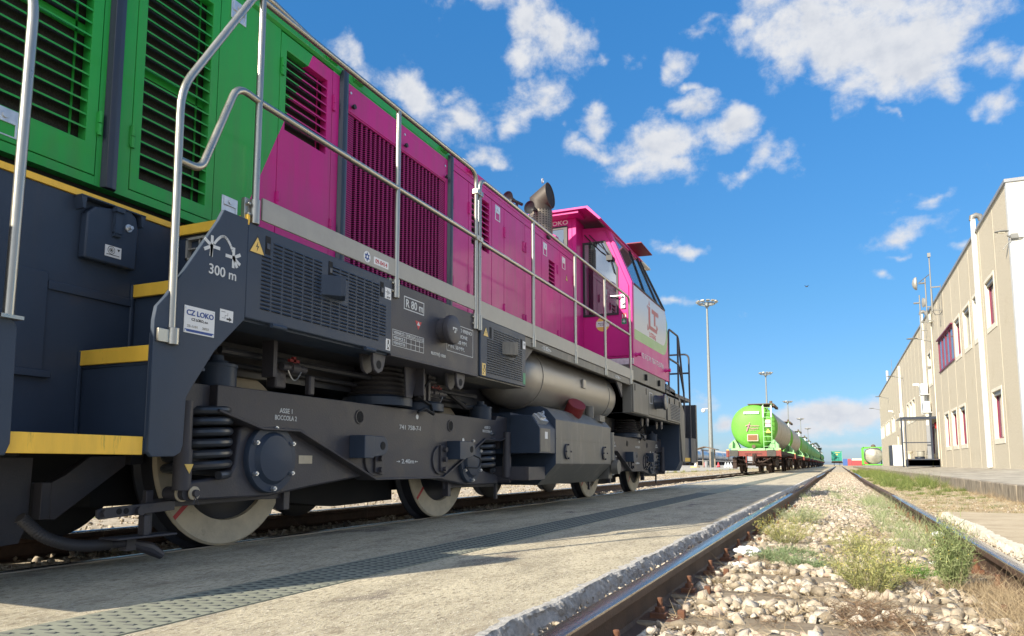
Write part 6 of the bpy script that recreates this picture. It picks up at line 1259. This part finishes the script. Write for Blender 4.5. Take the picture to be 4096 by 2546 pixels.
    b_('brake_rigging', MB().box(X-.9, X+.9, Y+.35, Y+.5, .42, .50).box(X-1.12, X-.92, Y+.2, Y+.6, .22, .85).tube([(X-.35, Y-.06, .9), (X-.35, Y-.06, .30)], .03, 6).box(X-.05, X+.12, Y-.12, Y, .65, 1.05).tube([(X+.03, Y-.15, .95), (X+.03, Y-.2, .62), (X-.06, Y-.15, .45)], .04, 8).tube([(X-.8, Y+.1, .75), (X-.3, Y+.1, .6), (X+.5, Y+.1, .6), (X+.9, Y+.1, .8)], .04, 6), 'wdark', r_)
    b_('vent_slots', MB().box(X-.45, X-.12, Y-.003, Y, 1.04, 1.06).box(X-.45, X-.12, Y-.003, Y, .99, 1.01).box(X+.12, X+.45, Y-.003, Y, 1.04, 1.06).box(X+.12, X+.45, Y-.003, Y, .99, 1.01), 'dark', r_)
    b_('brake_lever', MB().tube([(X-.36, Y-.10, 1.0), (X-.37, Y-.12, .55)], .028, 6), 'wred', r_)
    ld = MB(); xa, xb_ = X+.57, X+.99
    for x_ in (xa, xb_): ld.tube([(x_, Y-.12, 1.30), (x_, Y-.12, 3.60), (x_, Y+.4, 3.74)], .022, 6)
    for i in range(9): ld.tube([(xa, Y-.12, 1.42+.26*i), (xb_, Y-.12, 1.42+.26*i)], .016, 6)
    l_ = b_('ladder', ld, 'tpale', r_); b_('ladder_grips', MB().box(xa-.035, xa+.035, Y-.15, Y-.09, 2.98, 3.60).box(xb_-.035, xb_+.035, Y-.15, Y-.09, 2.98, 3.60), 'stick', l_)
    pf = b_('platform', MB().box(X-.25, X+1.08, Y+.3, Y+3.2, 3.72, 3.76), 'plat', r_)
    rb = MB()
    for i in range(9): rb.box(X+1.00, X+1.13, Y+.35+.34*i, Y+.39+.34*i, 3.60, 3.74)
    rb.box(X+1.10, X+1.14, Y+.3, Y+3.2, 3.60, 3.72).cyl((X+.9, Y+1.2, 3.76), (X+.9, Y+1.2, 3.95), .08, n=10); b_('platform_edge', rb, 'plat', pf)
    Yf = Y-.045
    b_('tank_marking', MB().box(X-.44, X+.36, Y-.02, Y+.08, 3.185, 3.315), 'stick', tk); text('lettering', 'LTSU 327448-0', .07, (X-.40, Y-.022, 3.215), tk, 'ink', 'y', wid=.72)
    b_('data_board', MB().box(X-.28, X+.28, Y-.06, Y+.08, 1.71, 2.07), 'domew', tk); b_('data_plate', MB().box(X-.25, X+.25, Y-.065, Y-.06, 1.74, 2.04), mat('brown_plate', (.20, .09, .035), .6, var=.3, vs=14, stretch=(.4, 1, 5)), tk)
    em = MB(); pk = mat('faded_pink', (.42, .16, .24), .6, var=.1)
    em.prism([(X-.33, 2.24), (X-.27, 2.24), (X-.13, 2.62), (X-.19, 2.62)], Yf-.04, Yf-.03, 'y').prism([(X-.36, 2.55), (X-.12, 2.64), (X-.12, 2.60), (X-.36, 2.51)], Yf-.045, Yf-.03, 'y').box(X-.17, X-.11, Yf-.045, Yf-.03, 2.66, 2.71)
    b_('company_emblem', em, pk, tk, smooth=0)
    text('lettering', 'lugano', .085, (X-.12, Yf-.04, 2.50), tk, pk, 'y', wid=.46, bold=.03); text('lettering', 'Trasporti', .085, (X-.18, Yf-.04, 2.36), tk, pk, 'y', wid=.48, bold=.03); text('lettering', 'PARTICOLI', .045, (X-.14, Yf-.04, 2.27), tk, pk, 'y', wid=.32)
    b_('hazard_sign', MB().prism([(X+.67, 2.13), (X+.94, 2.13), (X+.805, 2.37)], Y-.02, Y+.12, 'y'), 'ystick', tk); b_('hazard_symbol', MB().prism([(X+.80, 2.28), (X+.77, 2.22), (X+.81, 2.22), (X+.79, 2.16), (X+.84, 2.24), (X+.81, 2.24)], Y-.025, Y-.02, 'y'), 'ink', tk)
    b_('hazard_sign', MB().box(X+.67, X+.93, Y-.01, Y+.12, 2.45, 2.85), mat('pink_white_label', (.66, .48, .55), .5, var=.3, vs=40), tk)
    b_('bottom_valve', MB().lathe([(.001, .0), (.10, .0), (.10, .1), (.06, .12), (.06, .3)], (X+.03, Y-.06, 1.42), (0, 1, 0), 14, False), 'plat', tk)
    return r_
w0 = wagon()
wl_ = ['second green tank wagon of the train', 'third green tank wagon of the train', 'fourth green tank wagon of the train', 'fifth green tank wagon of the train', 'sixth green tank wagon of the train', 'seventh green tank wagon of the train', 'eighth green tank wagon of the train', 'ninth green tank wagon of the train', 'tenth green tank wagon of the train', 'eleventh green tank wagon of the train', 'twelfth green tank wagon of the train']
for i, y in enumerate((60.5, 78.5, 95.5, 112, 129, 146, 163, 180, 197, 214, 231)):
    w = dup(w0); w.location = (-4.3-.012*(y-42)*.4, y, 0); w['label'] = wl_[i]+', counted from the locomotive'
    if i >= 1:
        for q in w.children:
            if q.name.startswith('tank'): q.material_slots[0].link = 'OBJECT'; q.material_slots[0].material = M_['tgreen']
# open teal wagon and containers at the far end
M_['teal'] = mat('teal_paint', (.012, .22, .16), .5, var=.1, vs=1)
gw = empty('box_wagon', (-.45, 230, 0), 'teal green box wagon far down the empty track', 'wagon')
build('body', MB().box(-1.85, .95, 230, 243, 1.45, 4.2), 'teal', gw); build('end_frame', MB().box(-1.87, -1.75, 229.9, 230, 1.45, 4.2).box(.85, .97, 229.9, 230, 1.45, 4.2).box(-1.87, .97, 229.9, 230.02, 4.1, 4.24), mat('pale_teal', (.12, .34, .26), .5), gw)
build('end_ladder', MB().box(-1.0, -.95, 229.9, 230, 1.45, 2.5).box(.05, .1, 229.9, 230, 1.45, 2.5).box(-1.0, .1, 229.9, 230, 2.45, 2.5), 'navy', gw); build('marking', MB().box(-.6, -.15, 229.96, 230, 3.1, 3.4).box(-.9, .5, 229.96, 230, 3.75, 3.85), 'ystick', gw)
build('underframe', MB().box(-1.8, .9, 230, 243, .9, 1.45).box(-1.9, 1.1, 230, 230.3, .85, 1.1), 'wdark', gw)
for x_ in (-1.2, .3): build('wheel', MB().cyl((x_-.07, 232, .45), (x_+.07, 232, .45), .45, n=14), 'wdark', gw)
tkc = empty('tank_container', (3.6, 110, .3), 'silver tank container in a lime green frame beyond the warehouse corner', 'tank container')
build('tank', MB().lathe([(.001, -.1), (.6, .0), (1.05, .25), (1.15, .5), (1.15, 5.4), (.001, 5.8)], (4.25, 108.1, 1.62), (0, 1, 0), 28, False), 'tsil', tkc)
fg = MB(); gx0, gx1 = 3.02, 5.4
for y in (108, 109.6, 114): 
    for x_ in (gx0, gx1): fg.box(x_-.07, x_+.07, y-.07, y+.07, .35, 2.75)
    fg.box(gx0, gx1, y-.07, y+.07, 2.62, 2.75).box(gx0, gx1, y-.07, y+.07, .35, .5)
fg.box(gx0-.07, gx0+.07, 108, 114, .35, .48)
fg.tube([(gx0, 109.6, 1.9), (gx0+1.0, 109.6, 2.7)], .07, 6).tube([(gx0, 109.6, 1.2), (gx0+.8, 109.6, .42)], .07, 6).tube([(gx0, 108, .5), (gx0+.01, 109.6, 1.2)], .06, 6)
build('frame', fg, mat('lime_frame', (.10, .40, .04), .5, var=.1), tkc); build('manway', MB().sphere((4.35, 111, 2.85), .3, 12, 6), 'plat', tkc)
for i, (x0_, x1_, c_, lb) in enumerate(((1.6, 3.3, (.04, .10, .30), 'small blue container far away left of the red one'), (3.4, 4.6, (.45, .05, .06), 'bright red container end far away beside the blue one'), (4.7, 13, (.30, .045, .05), 'long dull red container with pale load far away behind the tank container'))):
    cc = tag(build('freight_container', MB().box(x0_, x1_, 330, 333, .0, 2.7 if i < 2 else 2.1), mat('container_paint', c_, .6, var=.1), bevel=.05), lb, 'container')
    if i == 2: build('load', MB().box(5, 12.6, 330.2, 332.8, 2.1, 2.8), 'domew', cc)
M_['stackd'] = mat('crane_dark', (.03, .05, .05), .6)
crn = empty('reach_stacker', (-3.0, 185, 0), 'dark reach stacker crane with raised boom behind the tank wagons', 'crane')
build('boom', MB().tube([(-6.9, 185, 4.4), (-4.6, 185, 5.4)], .2, 8).tube([(-4.6, 185, 5.4), (-3.9, 185, 4.4)], .22, 8).box(-4.6, -3.4, 184.6, 185.4, 3.8, 4.3), 'stackd', crn); build('mast', MB().box(-4.2, -3.6, 184.6, 185.4, .0, 4.2), 'stackd', crn)

# silver tank wagons far on the left
sw = empty('silver_tank_wagon', (-36, 190, 0), 'nearest silver tank wagon of the far row on the left', 'tank wagon', 'silver tank wagons far on the left')
build('tank', MB().lathe([(.001, 0), (.9, .15), (1.3, .6), (1.35, 1.0), (1.35, 11), (1.3, 11.4), (.9, 11.8), (.001, 12)], (-36, 184, 3.0), (0, 1, 0), 28, False), mat('silver_tank', (.40, .45, .52), .35, .6, var=.15, vs=.6), sw)
for y in (185.2, 194.5): build('tank_band', MB().lathe([(1.37, 0), (1.37, .5)], (-36, y, 3.0), (0, 1, 0), 28, False), 'domew', sw)
build('underframe', MB().box(-37.2, -34.8, 183.5, 196.5, 1.1, 1.5).box(-37, -35, 184.5, 188, .2, 1.1).box(-37, -35, 192, 195.5, .2, 1.1), 'wdark', sw)
for i, y in enumerate((204, 218, 232, 246, 260, 274)):
    c_ = dup(sw); c_.location = (-36, y, 0); c_['label'] = ['second', 'third', 'fourth', 'fifth', 'sixth', 'seventh'][i]+' silver tank wagon of the far row on the left, counted from the nearest'
# floodlight masts
def mast(X, Y, Hh, label):
    r_ = empty('floodlight_mast', (X, Y, 0), label, 'light mast', 'floodlight masts along the yard')
    build('pole', MB().cyl((X, Y, -.05), (X, Y, Hh), .40, .14, n=18), 'mastm', r_)
    hb = MB().tube([(X+1.25*math.cos(a), Y+1.25*math.sin(a), Hh) for a in [2*math.pi*i/20 for i in range(20)]], .09, 6, False, True).cyl((X, Y, Hh-.5), (X, Y, Hh+.2), .35, n=12)
    for i in range(6): a = math.pi*i/3; hb.cyl((X, Y, Hh-.3), (X+1.5*math.cos(a), Y+1.5*math.sin(a), Hh), .05, n=5)
    rg = build('lamp_ring', hb, 'mastm', r_)
    for i in range(12):
        a = 2*math.pi*(i+.5)/12; build('floodlight', MB().obox((X+1.55*math.cos(a), Y+1.55*math.sin(a), Hh+.3), (math.cos(a), math.sin(a), .35), (-math.sin(a), math.cos(a), 0), (-.35*math.cos(a), -.35*math.sin(a), 1), .22, .28, .10), 'strip' if i % 3 else 'mastm', rg)
    return r_
M_['mastm'] = mat('galvanised_mast', (.23, .25, .25), .5, .4, var=.08)
m0 = mast(-18.6, 121.5, 26.5, 'tallest nearest floodlight mast behind the rear of the locomotive')
build('yard_camera', MB().sphere((-19.6, 121.3, 9.1), .35, 10, 6).cyl((-19.5, 121.4, 9.4), (-18.7, 121.5, 9.4), .06, n=6), 'stick', m0)
mast(-16.2, 199, 23.5, 'second floodlight mast, just above the nearest tank wagon')
mast(-16.1, 287, 23.0, 'third floodlight mast along the row'); mast(-15.7, 375, 21.7, 'fourth floodlight mast along the row'); mast(-15.6, 463, 21.0, 'farthest and smallest floodlight mast of the row')
# shelter, cones, bin
sh = empty('wooden_shelter', (-19, 118, 0), 'small open wooden shelter with a low pitched roof beside the tallest mast', 'shelter')
build('roof', MB().prism([(-20.6, 2.80), (-19.0, 3.25), (-17.1, 2.78), (-17.1, 2.68), (-19.0, 3.12), (-20.6, 2.70)], 117, 120, 'y'), 'plat', sh)
for x_, y_ in ((-20.1, 117.2), (-19.6, 119.7), (-18.1, 117.2), (-17.8, 119.7)): build('post', MB().box(x_-.10, x_+.10, y_-.1, y_+.1, -.05, 2.85), mat('grey_timber', (.24, .20, .16), .8, var=.2) if 'tim' not in M_ else 'tim', sh)
tag(build('litter_bin', MB().cyl((-18.9, 118.4, -.02), (-18.9, 118.4, .95), .28, .32, n=14), 'parap'), 'grey round litter bin inside the wooden shelter', 'bin')
def cone(x_, y_, m, label, h=.78):
    tag(build('plastic_bollard', MB().lathe([(.34, 0), (.34, .08), (.26, .12), (.22, .35), (.12, .5), (.13, .62), (.09, h), (.001, h+.02)], (x_, y_, -.015), (0, 0, 1), 14, False), m, loc=(x_, y_, 0)), label, 'bollard', 'red and white plastic bollards across the yard')
M_['redpl'] = mat('red_plastic', (.60, .06, .08), .5, var=.1)
cone(-20.6, 118.6, 'stick', 'white bollard on a yellow base left of the wooden shelter'); tag(build('yellow_base', MB().cyl((-20.6, 118.2, -.01), (-20.6, 118.2, .12), .75, n=18), 'ystick'), 'round yellow base under the leftmost white bollard', 'base')
cone(-19.5, 120.4, 'redpl', 'red bollard inside the shelter near its left posts'); cone(-17.95, 124.5, 'redpl', 'red bollard standing alone right of the shelter')
cone(-17.45, 129.2, 'stick', 'leftmost of the three white bollards left of the nearest tank wagon'); cone(-17.05, 129.4, 'stick', 'middle one of the three white bollards left of the nearest tank wagon'); cone(-16.65, 129.6, 'stick', 'rightmost of the three white bollards left of the nearest tank wagon')
cone(-10.9, 97, 'stick', 'white bollard seen between the wheels of the nearest tank wagon')
# low skyline
struct(build('distant_hills', MB().prism([(-900, -5), (-900, 10), (-500, 14), (-150, 12), (100, 8), (380, 17), (700, 34), (1000, 46), (1400, 40), (1500, -5)], 2600, 2700, 'y'), mat('far_hill', (.10, .14, .20), .9, var=.1, vs=.01), smooth=0))
for i, (x0_, x1_, y_, h_) in enumerate(((-120, -70, 420, 9), (-66, -48, 380, 6), (-46, -30, 430, 5))):
    o = build('distant_shed', MB().box(x0_, x1_, y_, y_+30, 0, h_).prism([(x0_, h_), (x1_, h_), ((x0_+x1_)/2, h_+1.5)], y_+.5, y_+29, 'y'), 'parap'); tag(o, ['widest grey shed on the far left skyline', 'middle grey shed on the far left skyline', 'lowest grey shed on the far left skyline'][i], 'shed')
bi = MB().sphere((-1.75, 63.4, 14.8), .10, 8, 6, (1, .5, .5)).add([(-1.75, 63.4, 14.82), (-1.95, 63.4, 14.93), (-1.85, 63.5, 14.84), (-1.55, 63.4, 14.92), (-1.65, 63.5, 14.84)], [(0, 1, 2), (0, 4, 3)])
tag(build('bird', bi, 'black'), 'tiny dark bird in the blue sky above the tank wagons', 'bird')
